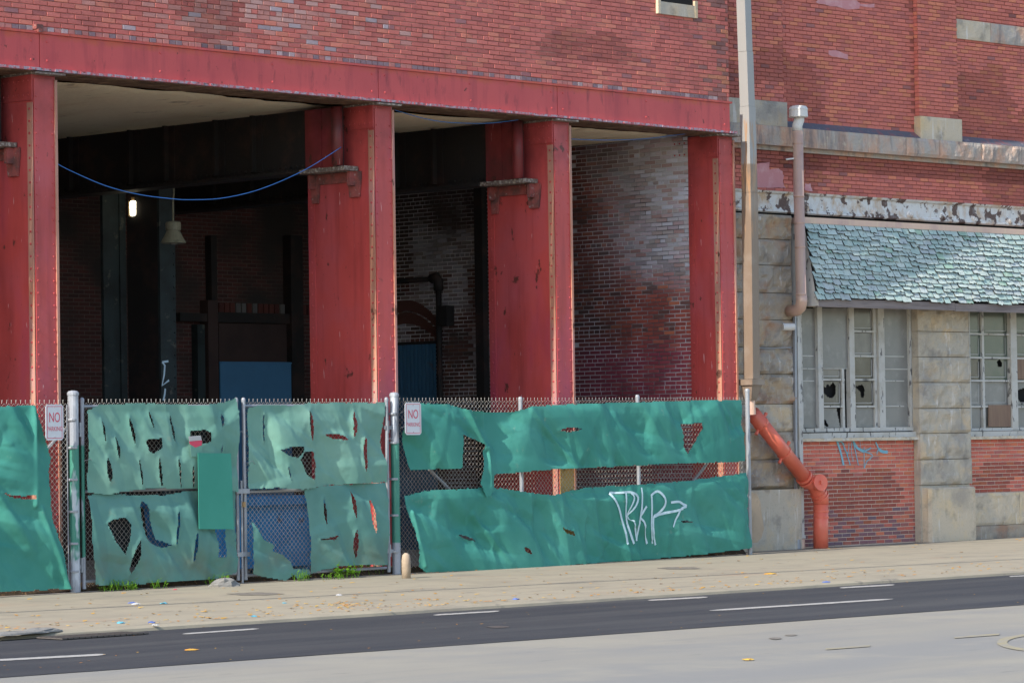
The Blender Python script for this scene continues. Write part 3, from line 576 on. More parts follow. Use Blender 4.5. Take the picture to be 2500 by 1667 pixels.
# inner walls
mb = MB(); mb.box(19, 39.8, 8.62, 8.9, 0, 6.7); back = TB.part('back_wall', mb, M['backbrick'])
mb = MB(); mb.box(39.82, 40.12, .51, 9.0, 6.71, 17); TB.part('end_wall', mb, M['mortar_l'])
mb = MB(); mb.box(18.7, 19, 0, 8.9, 0, 17); TB.part('left_inner_wall', mb, M['black'])
mb = MB(); mb.box(CL[3]+.013, CL[3]+.25, .62, 8.61, 0, 6.7); inner = TB.part('inner_side_wall', mb, M['mortar_w'])
n_c, n_d = noise2(51), noise2(52)
def sstep(a, b, x): k = min(1, max(0, (x-a)/(b-a))); return k*k*(3-2*k)
def mix3(a, b, k): return tuple(p+(q-p)*k for p, q in zip(a, b))
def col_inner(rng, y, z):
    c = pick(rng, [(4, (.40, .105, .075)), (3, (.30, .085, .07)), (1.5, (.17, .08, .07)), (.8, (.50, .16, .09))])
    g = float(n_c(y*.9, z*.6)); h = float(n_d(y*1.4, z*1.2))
    darkening = .85*max(sstep(1.6, 3.0, y+.8*(g-.5)+.25*(4.2-z)*.6), sstep(5.2, 6.3, z+.6*(g-.5))*sstep(.9, 2.0, y))  # bricks turn darker deeper in and towards the top
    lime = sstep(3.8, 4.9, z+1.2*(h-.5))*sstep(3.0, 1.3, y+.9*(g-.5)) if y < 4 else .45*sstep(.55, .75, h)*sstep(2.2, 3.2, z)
    c = mix3(c, (.055, .045, .042), .85*darkening*rng.uniform(.75, 1.1))
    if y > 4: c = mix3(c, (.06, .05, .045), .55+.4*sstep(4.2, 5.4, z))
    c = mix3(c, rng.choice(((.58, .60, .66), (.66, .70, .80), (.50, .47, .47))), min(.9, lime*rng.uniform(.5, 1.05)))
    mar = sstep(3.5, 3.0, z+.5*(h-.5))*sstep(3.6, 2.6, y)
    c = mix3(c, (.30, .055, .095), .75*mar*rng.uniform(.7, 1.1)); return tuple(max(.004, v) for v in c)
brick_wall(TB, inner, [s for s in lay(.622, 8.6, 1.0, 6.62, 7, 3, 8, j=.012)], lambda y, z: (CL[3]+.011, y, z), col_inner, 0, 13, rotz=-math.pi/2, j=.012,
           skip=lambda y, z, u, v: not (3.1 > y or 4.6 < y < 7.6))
# door with an arch, corrugated sheet, pipes in the side wall seen through the second bay
def I(u, v, off=.03): p = L.side(u, v, CL[3]-off); return p
d0, d1, dt = I(1068, 900)[1], I(966, 900)[1], I(1000, 842)[2]
mb = MB(); n = 22
for k in range(n):
    a = d0+(d1-d0)*k/n; b = d0+(d1-d0)*(k+1)/n; o = .0 if k % 2 else .03
    mb.add([(CL[3]-.03-o, a, 0), (CL[3]-.03-o, b, 0), (CL[3]-.03-o, b, dt), (CL[3]-.03-o, a, dt)], [(0, 1, 2, 3)])
    if k: p = .03 if (k-1) % 2 == 0 else .0; mb.add([(CL[3]-.03-o, a, 0), (CL[3]-.03-p, a, 0), (CL[3]-.03-p, a, dt), (CL[3]-.03-o, a, dt)], [(0, 1, 2, 3)])
door = TB.part('corrugated_door', mb, M['corr'], inner, label='blue corrugated door sheet')
mb = MB(); mb.box(CL[3]-.05, CL[3], min(d0, d1)-.05, max(d0, d1)+.05, dt, dt+.05); TB.part('door_lintel', mb, M['dark_steel'], inner)
for k in range(26):                                        # two rings of arch bricks
    for ring in range(2):
        f = k/25; y = d0+(d1-d0)*f; zz = dt+.12+ring*.21+.34*(1-((f-.75)/.75)**2)-.0
        mb = MB(); h = .095; s_ = (f-.75)*-.7; 
        yy = y; mb.add([(CL[3]-.012, yy-.024-s_*.05, zz-h), (CL[3]-.012, yy+.024-s_*.05, zz-h), (CL[3]-.012, yy+.024+s_*.05, zz+h), (CL[3]-.012, yy-.024+s_*.05, zz+h)], [(0, 1, 2, 3)], (.13, .06, .05))
        TB.part('arch_brick', mb, M['brick_a'], inner)
p1 = I(1070, 680, .12); p2 = I(950, 674, .12)
TP = Thing('drain_stack', 'black iron pipe elbow and stack beside the blue corrugated door', 'pipe', L, (CL[3]-.12, p1[1], 0))
mb = MB(); mb.tube([(CL[3]-.12, p1[1]+.12, p1[2]), (CL[3]-.12, 7.6, p1[2]+.0)], .042, 10); TP.part('branch', mb, M['dark_steel'], smooth=True)
mb = MB(); mb.tube([(CL[3]-.12, p1[1], p1[2]), (CL[3]-.12, p1[1], 0)], .052, 10); TP.part('stack', mb, M['dark_steel'], smooth=True)
mb = MB(); mb.tube([(CL[3]-.12, p1[1]+.16, p1[2]), (CL[3]-.12, p1[1]+.05, p1[2]+.03), (CL[3]-.12, p1[1], p1[2]-.05), (CL[3]-.12, p1[1], p1[2]-.2)], .085, 10); TP.part('elbow', mb, M['dark_steel'], smooth=True)
mb = MB(); q = I(1083, 755, .12); mb.box(CL[3]-.20, CL[3]-.02, p1[1]-.26, p1[1]-.07, q[2]-.28, q[2]+.06); TP.part('junction_box', mb, M['dark_steel'])
q0 = I(1182, 800, .1); mb = MB(); mb.box(CL[3]-.14, CL[3]-.012, q0[1]-.02, q0[1]+.16, 0, 6.6); TB.part('wall_post', mb, M['dark_steel'], inner)
# what stands along the back wall in the first bay
def Bk(u, v, off=.05): return L.at(u, v, -8.62+off)
def bbox(name, u0, u1, v0, v1, th, m, parent=None, label=None):
    a = Bk(u0, (v0+v1)/2, th); b = Bk(u1, (v0+v1)/2, th); z1 = Bk((u0+u1)/2, v0, th)[2]; z0 = 0 if v1 is None else Bk((u0+u1)/2, v1, th)[2]
    mb = MB(); mb.box(a[0], b[0], 8.62-th, 8.619, max(z0, 0.01), z1); return TB.part(name, mb, m, parent or back, label=label)
bbox('steel_lintel', 532, 707, 764, 788, .16, M['dark_steel'])
bbox('dark_door_panel', 536, 712, 790, 1120, .07, M['dark_brown'])
bbox('door_post', 510, 534, 733, 1120, .2, M['dark_brown'])
bbox('door_post', 713, 742, 575, 1120, .2, M['dark_steel'])
bbox('steel_lintel', 440, 508, 764, 784, .18, M['dark_steel'])
bbox('iron_stack', 484, 502, 792, 1120, .15, M['green_steel'])
bbox('iron_stack', 516, 530, 575, 732, .15, M['dark_steel'])
for k in range(17):
    a = Bk(537, 750)[0]+k*.127; mb = MB(); z = Bk(600, 755)[2]
    mb.box(a, a+.1, 8.585, 8.618, z-.07, z+.1, pick(RNG, [(2, (.11, .04, .035)), (1, (.13, .125, .125)), (2, (.08, .03, .028))])); TB.part('lintel_brick', mb, M['brick_a'], back)
# steel posts standing free inside
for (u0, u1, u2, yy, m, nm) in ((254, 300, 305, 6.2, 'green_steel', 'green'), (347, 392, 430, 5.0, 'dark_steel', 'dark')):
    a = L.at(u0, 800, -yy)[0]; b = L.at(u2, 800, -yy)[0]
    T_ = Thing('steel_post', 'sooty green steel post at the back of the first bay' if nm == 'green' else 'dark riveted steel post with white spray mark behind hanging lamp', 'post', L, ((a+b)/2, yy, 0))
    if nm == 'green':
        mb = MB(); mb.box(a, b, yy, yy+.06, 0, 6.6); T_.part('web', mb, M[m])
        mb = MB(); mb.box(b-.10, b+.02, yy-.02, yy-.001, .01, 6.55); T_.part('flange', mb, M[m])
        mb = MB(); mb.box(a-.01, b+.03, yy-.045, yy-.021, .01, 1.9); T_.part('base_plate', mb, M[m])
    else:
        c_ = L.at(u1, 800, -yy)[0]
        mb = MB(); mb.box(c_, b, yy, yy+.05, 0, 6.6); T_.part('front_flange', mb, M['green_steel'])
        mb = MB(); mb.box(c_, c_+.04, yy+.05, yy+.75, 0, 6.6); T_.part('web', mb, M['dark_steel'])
        rv = MB()
        for k in range(36): rv.dome((b-.03, yy-.001, .3+k*.17), .02, (0, -1, 0))
        T_.part('rivets', rv, M['green_steel'], kind='stuff')
        Z4 = lambda x, y: L.at(x/2.7506, 550+y/2.7506, -yy+.02)
        mb = MB()
        for st in ([(1095, 918), (1135, 912)], [(1095, 918), (1112, 940), (1108, 1000), (1094, 1075), (1140, 1040)], [(1115, 1095), (1112, 1130), (1103, 1175)]):
            mb.tube([Z4(*p) for p in st], .016, 6)
        for v in range(len(mb.v)): x_, y_, z_ = mb.v[v]; mb.v[v] = (x_, yy-.003+(y_-(yy-.02))*.15, z_)
        T_.part('spray_mark', mb, M['spray_i'])
TBD = Thing('blue_board', 'blue painted board leaning before the dark door in first bay', 'board', L, (Bk(620, 900)[0], 8.4, 0))
a = L.at(538, 930, -8.45)[0]; b = L.at(714, 930, -8.45)[0]; z1 = L.at(620, 883, -8.45)[2]
mb = MB(); mb.box(a, b, 8.45, 8.48, .01, z1); TBD.part('panel', mb, M['blueboard'])
mb = MB(); mb.box(a+.02, b-.02, 8.43, 8.449, z1-.03, z1-.005); TBD.part('top_rail', mb, M['blueboard'])
# lamps
lx = L.at(423, 560, -4.55)
TLm = Thing('pendant_lamp', 'unlit enamel pendant lamp with flared shade hanging in the first bay', 'lamp', L, (lx[0], 4.55, L.at(423, 592, -4.55)[2]))
zl = lambda v: L.at(423, v, -4.55)[2]
mb = MB(); mb.lathe((lx[0], 4.55, 0), [(.105, zl(563)), (.115, zl(560)), (.115, zl(545)), (.105, zl(542)), (.02, zl(540))], 16); TLm.part('ballast_cap', mb, M['lampshade'], smooth=False)
mb = MB(); mb.lathe((lx[0], 4.55, 0), [(.185, zl(594)), (.19, zl(592)), (.14, zl(578)), (.10, zl(564)), (.09, zl(562.5))], 20); TLm.part('shade', mb, M['lampshade'])
mb = MB(); mb.lathe((lx[0], 4.55, 0), [(.02, zl(598)), (.05, zl(596)), (.06, zl(590)), (.05, zl(582))], 14); TLm.part('bulb', mb, M['lampin'], smooth=True)
mb = MB(); mb.tube([(lx[0], 4.55, zl(541)), (lx[0], 4.55, zl(490)), (lx[0]+.02, 4.55, zl(472)), (lx[0]+.01, 4.55, 6.6)], .013, 8); TLm.part('stem', mb, M['lampshade'])
bx = L.at(329.5, 510, -5.6); zb_ = lambda v: L.at(329.5, v, -5.6)[2]
TLb = Thing('caged_lamp', 'lit caged bulb glowing in the dark first bay', 'lamp', L, (bx[0], 5.6, zb_(530)))
mb = MB(); mb.lathe((bx[0], 5.6, 0), [(.05, zb_(528)), (.078, zb_(525)), (.082, zb_(494)), (.06, zb_(490.8))], 14); TLb.part('bulb', mb, M['bulb'], smooth=True)
mb = MB(); mb.lathe((bx[0], 5.6, 0), [(.055, zb_(490.5)), (.055, zb_(482)), (.02, zb_(480))], 12); TLb.part('socket', mb, M['bulbcage'])
mb = MB()
for k in range(8):
    a = k*math.pi/4; c_, s_ = math.cos(a)*.092, math.sin(a)*.092
    mb.tube([(bx[0]+c_, 5.6+s_, zb_(490)), (bx[0]+c_, 5.6+s_, zb_(527)), (bx[0]+c_*.6, 5.6+s_*.6, zb_(530))], .003, 4)
for v in (500, 512, 524): mb.tube([(bx[0]+.092*math.cos(k*.45), 5.6+.092*math.sin(k*.45), zb_(v)) for k in range(15)], .003, 4)
TLb.part('cage', mb, M['bulbcage'])
mb = MB(); mb.tube([(bx[0], 5.6, zb_(480)), (bx[0], 5.6, 6.6)], .008, 6); TLb.part('cord', mb, M['dark_steel'])
# blue cable
TCb = Thing('blue_cable', 'thin blue cable strung in sagging loops between the red columns', 'cable', L, (26.6, .2, 5.6))
def zz1(x, y): return (x/2.7506, y/2.7506)
def zz2(x, y): return (800+x/2.7506, y/2.7506)
def smooth_pts(ps, n=6):
    out = []
    for i in range(len(ps)-1):
        p0, p1, p2, p3 = (np.array(ps[max(i-1, 0)]), np.array(ps[i]), np.array(ps[i+1]), np.array(ps[min(i+2, len(ps)-1)]))
        for k in range(n):
            t = k/n; out.append(tuple(.5*((2*p1)+(-p0+p2)*t+(2*p0-5*p1+4*p2-p3)*t*t+(-p0+3*p1-3*p2+p3)*t**3)))
    out.append(tuple(ps[-1])); return out
for (ps, t) in (([zz1(*p) for p in ((380, 1098), (475, 1148), (700, 1245), (925, 1305), (1150, 1335), (1290, 1342), (1500, 1330), (1750, 1270), (2040, 1145), (2290, 990))], -.35),
           ([zz2(*p) for p in ((450, 740), (640, 795), (800, 822), (1000, 830), (1130, 825), (1280, 806))], -.3), ([zz2(*p) for p in ((1635, 935), (1850, 942), (2100, 935), (2338, 908), (2450, 895))], -.3)):
    mb = MB(); mb.tube([L.at(p[0], p[1], t) for p in smooth_pts(ps)], .0055, 6); TCb.part('cable_span', mb, M['bluewire'], smooth=True)
# dumpster behind the gate
dx0, dx1 = L.at(515, 1300, -1.0)[0], L.at(790, 1300, -1.0)[0]; dz1 = L.at(650, 1212, -1.0)[2]
TD = Thing('dumpster', 'blue steel dumpster standing behind the gate', 'dumpster', L, ((dx0+dx1)/2, 1.6, 0))
mb = MB(); mb.add([(dx0+.06, 1.02, .12), (dx1-.06, 1.02, .12), (dx1-.06, 2.3, .12), (dx0+.06, 2.3, .12), (dx0, 1.0, dz1-.12), (dx1, 1.0, dz1-.12), (dx1, 2.4, dz1-.12), (dx0, 2.4, dz1-.12)], [(0, 3, 2, 1), (0, 1, 5, 4), (1, 2, 6, 5), (2, 3, 7, 6), (3, 0, 4, 7), (4, 5, 6, 7)]); TD.part('body', mb, M['dumpster'])
mb = MB(); mb.box(dx0-.04, dx1+.04, .95, 2.45, dz1-.119, dz1); TD.part('rim', mb, M['dumpster'])
for xx in (dx0+.2, dx1-.3):
    mb = MB(); mb.box(xx, xx+.12, 1.1, 2.2, .0, .119); TD.part('skid', mb, M['dumpster'])
# ------------------------------------------------------------------ fence, gates and torn screens
FT = .35
def F(u, v, t=FT): return L.at(u, v, t)
def zA(x, y): return (x/2.8517, 930+y/2.8517)
def zB(x, y): return (550+x/2.8517, 930+y/2.8517)
def zC(x, y): return (800+x/2.7506, 550+y/2.7506)
def zD(x, y): return (800+x/2.7506, 1097+y/2.7506)
def zE(x, y): return (1650+x/2.7506, 550+y/2.7506)
def zG(x, y): return (1650+x/2.7506, 1097+y/2.7506)
CLW = .0745
def chain(T, x0, x1, z0, z1, y, name='chain_link'):
    """woven wire: zigzag wires side by side, twisted barbs along the top; too fine to pick apart"""
    r = .0027; segs = []; w2 = CLW/2; n = int((x1-x0)/w2); m = int((z1-z0)/w2)
    for k in range(n):
        for j in range(m):
            a = x0+k*w2+(w2 if (j+k) % 2 else 0); b = x0+k*w2+(0 if (j+k) % 2 else w2)
            segs.append(((a, y+(.003 if j % 2 else -.003), z1-j*w2), (b, y-(.003 if j % 2 else -.003), z1-(j+1)*w2)))
    for k in range(0, n, 2):
        x = x0+k*w2+w2*(1 if k % 2 == 0 else 0); d = RNG.uniform(-.006, .006)
        segs.append(((x, y, z1-.002), (x+d, y, z1+.022)))
        segs.append(((x+d, y, z1+.022), (x+d-.012, y-.006, z1+.045))); segs.append(((x+d, y, z1+.022), (x+d+.012, y+.006, z1+.045)))
    P = np.array([s[0] for s in segs]); Q = np.array([s[1] for s in segs]); D = Q-P; D /= np.linalg.norm(D, axis=1)[:, None]
    A = np.stack([-D[:, 2], np.zeros(len(D)), D[:, 0]], 1); B = np.tile([0, 1.0, 0], (len(D), 1)); V = []
    for e in (P, Q):
        for k in range(3):
            a = 2*math.pi*k/3; V.append(e+(A*math.cos(a)+B*math.sin(a))*r)
    V = np.stack(V, 1)-np.array(T.b); nS = len(segs)
    base = np.arange(nS)[:, None]*6
    Fc = np.concatenate([base+np.array([k, (k+1) % 3, (k+1) % 3+3, k+3]) for k in range(3)], 0)
    me = bpy.data.meshes.new(name); me.from_pydata(V.reshape(-1, 3).tolist(), [], Fc.tolist()); me.materials.append(M['wire'])
    o = bpy.data.objects.new(name, me); COL.objects.link(o); o.parent = T.o; o['kind'] = 'stuff'; return o
def pole(T, name, u, vt, z0, r, m='galv', cap=True, t=FT):
    x, y, z = F(u, vt, t); mb = MB()
    prof = [(r, z0), (r, z-.06)]
    if cap: prof += [(r*1.12, z-.059), (r*1.12, z-.03), (r*.85, z-.008), (r*.3, z)]
    else: prof += [(r, z)]
    mb.lathe((x, y, 0), prof, 14); return T.part(name, mb, M[m]), x
def bar(T, name, p, q, r=.021, m='galv', n=8, parent=None):
    mb = MB(); mb.tube([p, q], r, n); return T.part(name, mb, M[m], parent)
ZT = 2.40
xl = F(-60, 1000)[0]-1.2
# left panel
xp1 = F(178, 1200)[0]
TF = Thing('chain_link_fence', 'chain link fence panel at far left ending at a thick green overpainted post', 'fence', L, (xp1, -FT, 0))
pole(TF, 'gate_post', 178, 953, 0, .068, 'galv_g'); chain(TF, xl, xp1-.05, .06, ZT-.03, -FT+.0)
bar(TF, 'brace', (F(112, 1107)[0], -FT+.06, F(112, 1107)[2]), (F(166, 1047)[0], -FT+.06, F(166, 1047)[2]), .022)
bar(TF, 'tension_bar', (xp1-.085, -FT, .1), (xp1-.085, -FT, ZT-.05), .008)
for z in (.25, .6, 1.0, 1.4, 1.8, 2.15):
    mb = MB(); mb.lathe((xp1, -FT, z), [(.071, 0), (.073, .008), (.073, .022), (.071, .03)], 14); TF.part('tension_band', mb, M['galv'])
for z in (2.0, .30):
    mb = MB(); mb.box(xp1+.02, xp1+.17, -FT-.02, -FT+.02, z, z+.05); mb.box(xp1+.10, xp1+.13, -FT-.03, -FT+.03, z-.05, z+.13); TF.part('gate_hinge', mb, M['galv'])
# gates
def gate(name_l, ul, ur, vtl, vtr, lab, mid):
    xa = F(ul, 1200)[0]; xb = F(ur, 1200)[0]; zb_ = .13 if mid is None else .10
    T_ = Thing('chain_link_gate', lab, 'gate', L, ((xa+xb)/2, -FT, 0), 'chain link gate leaves')
    pole(T_, 'stile', ul, vtl, .04, .026, 'galv_g' if ul < 300 else 'galv'); pole(T_, 'stile', ur, vtr, .04, .026, 'galv')
    zt = ZT-.05
    bar(T_, 'top_rail', (xa+.026, -FT, zt-.02), (xb-.026, -FT, zt-.02)); bar(T_, 'bottom_rail', (xa+.026, -FT, zb_), (xb-.026, -FT, zb_))
    zm = F((ul+ur)/2, 1195)[2]; bar(T_, 'middle_rail', (xa+.026, -FT, zm), (xb-.026, -FT, zm), .019)
    chain(T_, xa+.03, xb-.03, .05, zt+.03, -FT+.024); return T_, xa, xb
T1, g1a, g1b = gate('left', 200, 576, 970, 970, 'left gate leaf with slashed faded green screens and a green board', None)
T2, g2a, g2b = gate('right', 594, 943, 970, 969, 'right gate leaf with a blue dumpster showing through its lower mesh', 1)
mb = MB(); mb.tube([((g1b+g2a)/2-.012, -FT-.05, .0), ((g1b+g2a)/2-.012, -FT-.05, 1.35)], .014, 8); T1.part('drop_rod', mb, M['galv'])
for z in (1.18, .35):
    mb = MB(); mb.box(g1b-.04, g2a+.06, -FT-.06, -FT-.03, z, z+.06); T1.part('latch_plate', mb, M['galv'])
mb = MB(); mb.box(g1b+.05, g1b+.09, -FT-.09, -FT-.062, 1.0, 1.07); T1.part('padlock', mb, M['bulbcage'])
# right panel
xp2 = F(962, 1200)[0]; xe = F(1824, 1150)[0]
TFR = Thing('chain_link_fence', 'long chain link fence panel right of the gate behind torn teal screens', 'fence', L, (xp2, -FT, 0))
pole(TFR, 'gate_post', 962, 957, 0, .060, 'galv_g'); pole(TFR, 'line_post', 1270, 968, 0, .03); pole(TFR, 'line_post', 1556, 963, 0, .03); pole(TFR, 'end_post', 1824, 948, 0, .036)
chain(TFR, xp2+.07, xe-.02, .05, ZT-.01, -FT+.045)
bar(TFR, 'brace', (F(1060, 1145)[0], -FT+.1, F(1060, 1145)[2]), (F(1113, 1197)[0], -FT+.1, F(1113, 1197)[2]), .022)
bar(TFR, 'brace', (F(1741, 1128)[0], -FT+.1, F(1741, 1128)[2]), (F(1700, 1180)[0], -FT+.1, F(1700, 1180)[2]), .022)
for z in (.3, 2.0):
    mb = MB(); mb.box(xp2-.17, xp2-.02, -FT-.02, -FT+.02, z, z+.05); mb.box(xp2-.13, xp2-.10, -FT-.03, -FT+.03, z-.05, z+.12); TFR.part('gate_hinge', mb, M['galv'])
for z in (.3, .8, 1.3, 1.8, 2.2):
    mb = MB(); mb.lathe((xp2, -FT, z), [(.063, 0), (.065, .008), (.065, .022), (.063, .03)], 14); TFR.part('tension_band', mb, M['galv'])

def inside(poly, X, Z):
    r = np.zeros(X.shape, bool); n = len(poly); j = n-1
    for i in range(n):
        xi, zi = poly[i]; xj, zj = poly[j]
        c = ((zi > Z) != (zj > Z)) & (X < (xj-xi)*(Z-zi)/((zj-zi) if abs(zj-zi) > 1e-9 else 1e-9)+xi); r ^= c; j = i
    return r
def slit(p, q, w, n=10):
    p = np.array(p, float); q = np.array(q, float); d = q-p; nn = np.array([-d[1], d[0]])/np.linalg.norm(d); o = []
    for k in range(n+1): f = k/n; o.append(tuple(p+d*f+nn*w/2*math.sin(math.pi*f)**.7))
    for k in range(n-1, 0, -1): f = k/n; o.append(tuple(p+d*f-nn*w/2*math.sin(math.pi*f)**.7))
    return o
def tarp(label, zf, outline, holes, m, seed, ties=(), amp=1.0, t=FT+.05, cell=.0165, folds=(), group='torn green screens on the fence', dips=()):
    O = [(lambda p: (p[0], p[2]))(F(*zf(*p), t)) for p in outline]
    Hh = [[(lambda p: (p[0], p[2]))(F(*zf(*p), t)) for p in h] for h in holes]
    xs = np.arange(min(p[0] for p in O)-.02, max(p[0] for p in O)+.02, cell); zs = np.arange(min(p[1] for p in O)-.02, max(p[1] for p in O)+.02, cell)
    X, Z = np.meshgrid(xs, zs, indexing='ij'); n1, n2, n3, n4 = noise2(seed), noise2(seed+100), noise2(seed+200), noise2(seed+300)
    # ragged hems
    jx = .03*(n3(X*9, Z*9)-.5); jz = .03*(n3(X*9+31, Z*9+7)-.5)
    Xc, Zc = X+cell/2+jx, Z+cell/2+jz
    keep = inside(O, Xc, Zc)
    for h in Hh: keep &= ~inside(h, X+cell/2+jx*.3, Z+cell/2+jz*.3)
    ztop = max(p[1] for p in O); zbot = min(p[1] for p in O)
    d = .022*(n1(X*.9, Z*.55)-.5)+.014*(n2(X*2.2+Z*.8, Z*1.1)-.5)+.005*(n4(X*6+Z*3, Z*6)-.5)
    q = n3(X*3.5+Z*1.6, Z*3.5-X*1.1); d += .010*np.abs(q-.5)*2
    for (uu, vv, kk, am, ph) in ties:               # pleats fanning out of a tie point
        px, _, pz = F(*zf(uu, vv), t); dx = X-px; dz = pz-Z; rr = np.hypot(dx, dz)+.02; an = np.arctan2(dx, np.abs(dz)+.02)
        sw = np.sin(an*kk*.62+ph*1.7+.5*(n2(X*.8, Z*.8)-.5)); tri = np.arcsin(.97*sw)/1.35
        d += am*.62*tri*np.minimum(rr, 1.0)*np.exp(-rr/1.3)*np.clip(dz/.15+.3, 0, 1)
    for (a, b, wd, hh) in folds:                     # a raised fold along a line
        ax, _, az = F(*zf(*a), t); bx_, _, bz = F(*zf(*b), t); vx, vz = bx_-ax, bz-az; ll = vx*vx+vz*vz
        k = np.clip(((X-ax)*vx+(Z-az)*vz)/ll, 0, 1); dist = ((X-ax-k*vx)*vz-(Z-az-k*vz)*vx)/math.sqrt(ll); e = np.hypot(X-ax-k*vx, Z-az-k*vz)
        d += hh*np.exp(-(e/wd)**2)*(1+.6*np.tanh(dist/wd*2))
    rg = np.random.RandomState(seed+7); xa_, xb_ = xs[0], xs[-1]; nfc = int(max(6, (xb_-xa_)*(ztop-zbot)*11))
    for k in range(nfc):                             # crisp creases: pairs of flat facets meeting in a line
        cx0 = rg.uniform(xa_, xb_); cz0 = rg.uniform(zbot, ztop); th = rg.normal(.75, .45); wr = rg.uniform(.12, .55); sl = rg.uniform(.10, .34)*(1 if rg.rand() < .8 else -.6)
        ca_, sa_ = math.cos(th), math.sin(th); pd = (X-cx0)*ca_+(Z-cz0)*sa_; al = -(X-cx0)*sa_+(Z-cz0)*ca_; pd = pd+.03*(n3(X*2.1+k, Z*2.1)-.5); aw = np.clip(1.25-np.abs(al)/(wr*2.2), 0, 1)
        d += sl*aw*np.maximum(0, wr*.55-np.where(pd < 0, -pd*.55, pd*1.9))
    d += .0035*(n4(X*13+Z*7, Z*13)-.5)+.003*(n2(X*27, Z*27)-.5)
    for h in Hh:                                     # torn edges lift and curl
        hp = np.array(h); hp = np.concatenate([hp+(np.roll(hp, -1, 0)-hp)*f for f in (0, .25, .5, .75)]); hx0, hx1, hz0, hz1 = hp[:, 0].min()-.12, hp[:, 0].max()+.12, hp[:, 1].min()-.12, hp[:, 1].max()+.12
        i0, i1 = np.searchsorted(xs, hx0), np.searchsorted(xs, hx1); j0, j1 = np.searchsorted(zs, hz0), np.searchsorted(zs, hz1)
        if i1 <= i0 or j1 <= j0: continue
        dd = np.min(np.hypot(X[i0:i1, j0:j1, None]-hp[None, None, :, 0], Z[i0:i1, j0:j1, None]-hp[None, None, :, 1]), 2)
        d[i0:i1, j0:j1] += .026*np.exp(-(dd/.035)**1.3)*(.5+n1(X[i0:i1, j0:j1]*4, Z[i0:i1, j0:j1]*4))
    d = d*amp
    edge = np.clip((ztop-Z)/.25, 0, 1); d *= (.35+.65*edge)
    d = np.where(d > 0, .115*np.tanh(d/.115), -.02*np.tanh(-d/.02))
    idx = -np.ones(X.shape, int); mb_v = []; fs = []
    I_, J_ = np.nonzero(keep[:-1, :-1])
    for i, j in zip(I_, J_):
        q4 = []
        for (a, b) in ((i, j), (i+1, j), (i+1, j+1), (i, j+1)):
            if idx[a, b] < 0: idx[a, b] = len(mb_v); mb_v.append((X[a, b]+jx[a, b]*.4, -t-d[a, b], Z[a, b]+jz[a, b]*.4))
            q4.append(idx[a, b])
        fs.append(tuple(q4))
    bx_ = (float(np.mean([p[0] for p in O])), -t, zbot)
    T_ = Thing('windscreen_cloth', label, 'screen', L, bx_, group)
    me = bpy.data.meshes.new('cloth'); me.from_pydata([(p[0]-bx_[0], p[1]-bx_[1], p[2]-bx_[2]) for p in mb_v], [], fs); me.shade_smooth(); me.materials.append(m)
    o = bpy.data.objects.new('cloth', me); COL.objects.link(o); o.parent = T_.o
    T_.depth = lambda x, z: -t-float(d[min(max(int((x-xs[0])/cell), 0), len(xs)-1), min(max(int((z-zs[0])/cell), 0), len(zs)-1)])
    return T_
tarp('green screen at the far left, its edge folded back off the mesh', zA, [(-170, 182), (100, 172), (226, 166), (244, 260), (330, 540), (312, 640), (316, 760), (330, 890), (360, 1010), (430, 1230), (482, 1440), (300, 1455), (0, 1462), (-170, 1470)],
     [[(8, 775), (60, 795), (130, 800), (218, 795), (218, 825), (120, 818), (50, 805)], slit((-20, 440), (52, 441), 5)], M['tarp'], 5,
     [(60, 175, 5, .10, .5), (226, 170, 6, .12, 1)], 1.1, folds=[((226, 200), (230, 860), .035, .07), ((270, 890), (480, 1440), .04, .06)])
s14 = [slit((697, 265), (717, 432), 15), slit((887, 250), (925, 440), 20), slit((1025, 215), (1048, 320), 14), slit((1168, 235), (1204, 430), 20), slit((787, 390), (803, 535), 18),
  [(988, 412), (1040, 403), (1100, 398), (1102, 465), (1075, 478), (1040, 505), (1012, 490)], [(1300, 352), (1400, 338), (1434, 360), (1434, 425), (1400, 432), (1330, 440), (1305, 400)],
  slit((1532, 225), (1525, 320), 18), slit((1521, 452), (1516, 500), 14), slit((724, 535), (742, 705), 34), slit((948, 545), (970, 742), 13), slit((1078, 538), (1107, 748), 18), slit((1213, 535), (1238, 740), 12), slit((1308, 588), (1328, 748), 12)]
tarp('faded upper screen of the left gate leaf, cut with many vertical slits', zA, [(604, 200), (700, 166), (1000, 156), (1400, 166), (1560, 150), (1642, 118), (1652, 190), (1648, 770), (1400, 750), (1330, 746), (1000, 748), (700, 790), (600, 778)], s14, M['tarp_f'], 15,
     [(700, 160, 5, .05, 0), (1000, 150, 5, .05, 1), (1300, 150, 6, .06, 2), (860, 155, 4, .08, 1)], .75)
tarp('soiled lower screen of the left gate leaf with dark gashes', zA, [(598, 800), (720, 778), (950, 796), (1130, 794), (1360, 756), (1640, 764), (1650, 1330), (1500, 1372), (1150, 1396), (850, 1420), (640, 1416), (622, 1200)],
     [[(722, 990), (760, 962), (850, 948), (886, 1000), (872, 1120), (850, 1205), (780, 1120)], [(962, 862), (975, 830), (1008, 860), (1048, 980), (1075, 1100), (1180, 1140), (1120, 1158), (1050, 1140), (1000, 1100)],
      slit((948, 1110), (898, 1345), 46), slit((1215, 890), (1208, 1140), 14), slit((1338, 1045), (1330, 1265), 20), [(1505, 1020), (1572, 1020), (1552, 1225), (1495, 1230)], slit((1368, 880), (1380, 980), 12)], M['tarp_l'], 25,
     [(780, 790, 5, .10, 1), (1130, 800, 6, .10, 0), (1400, 780, 5, .08, 2)], .9)
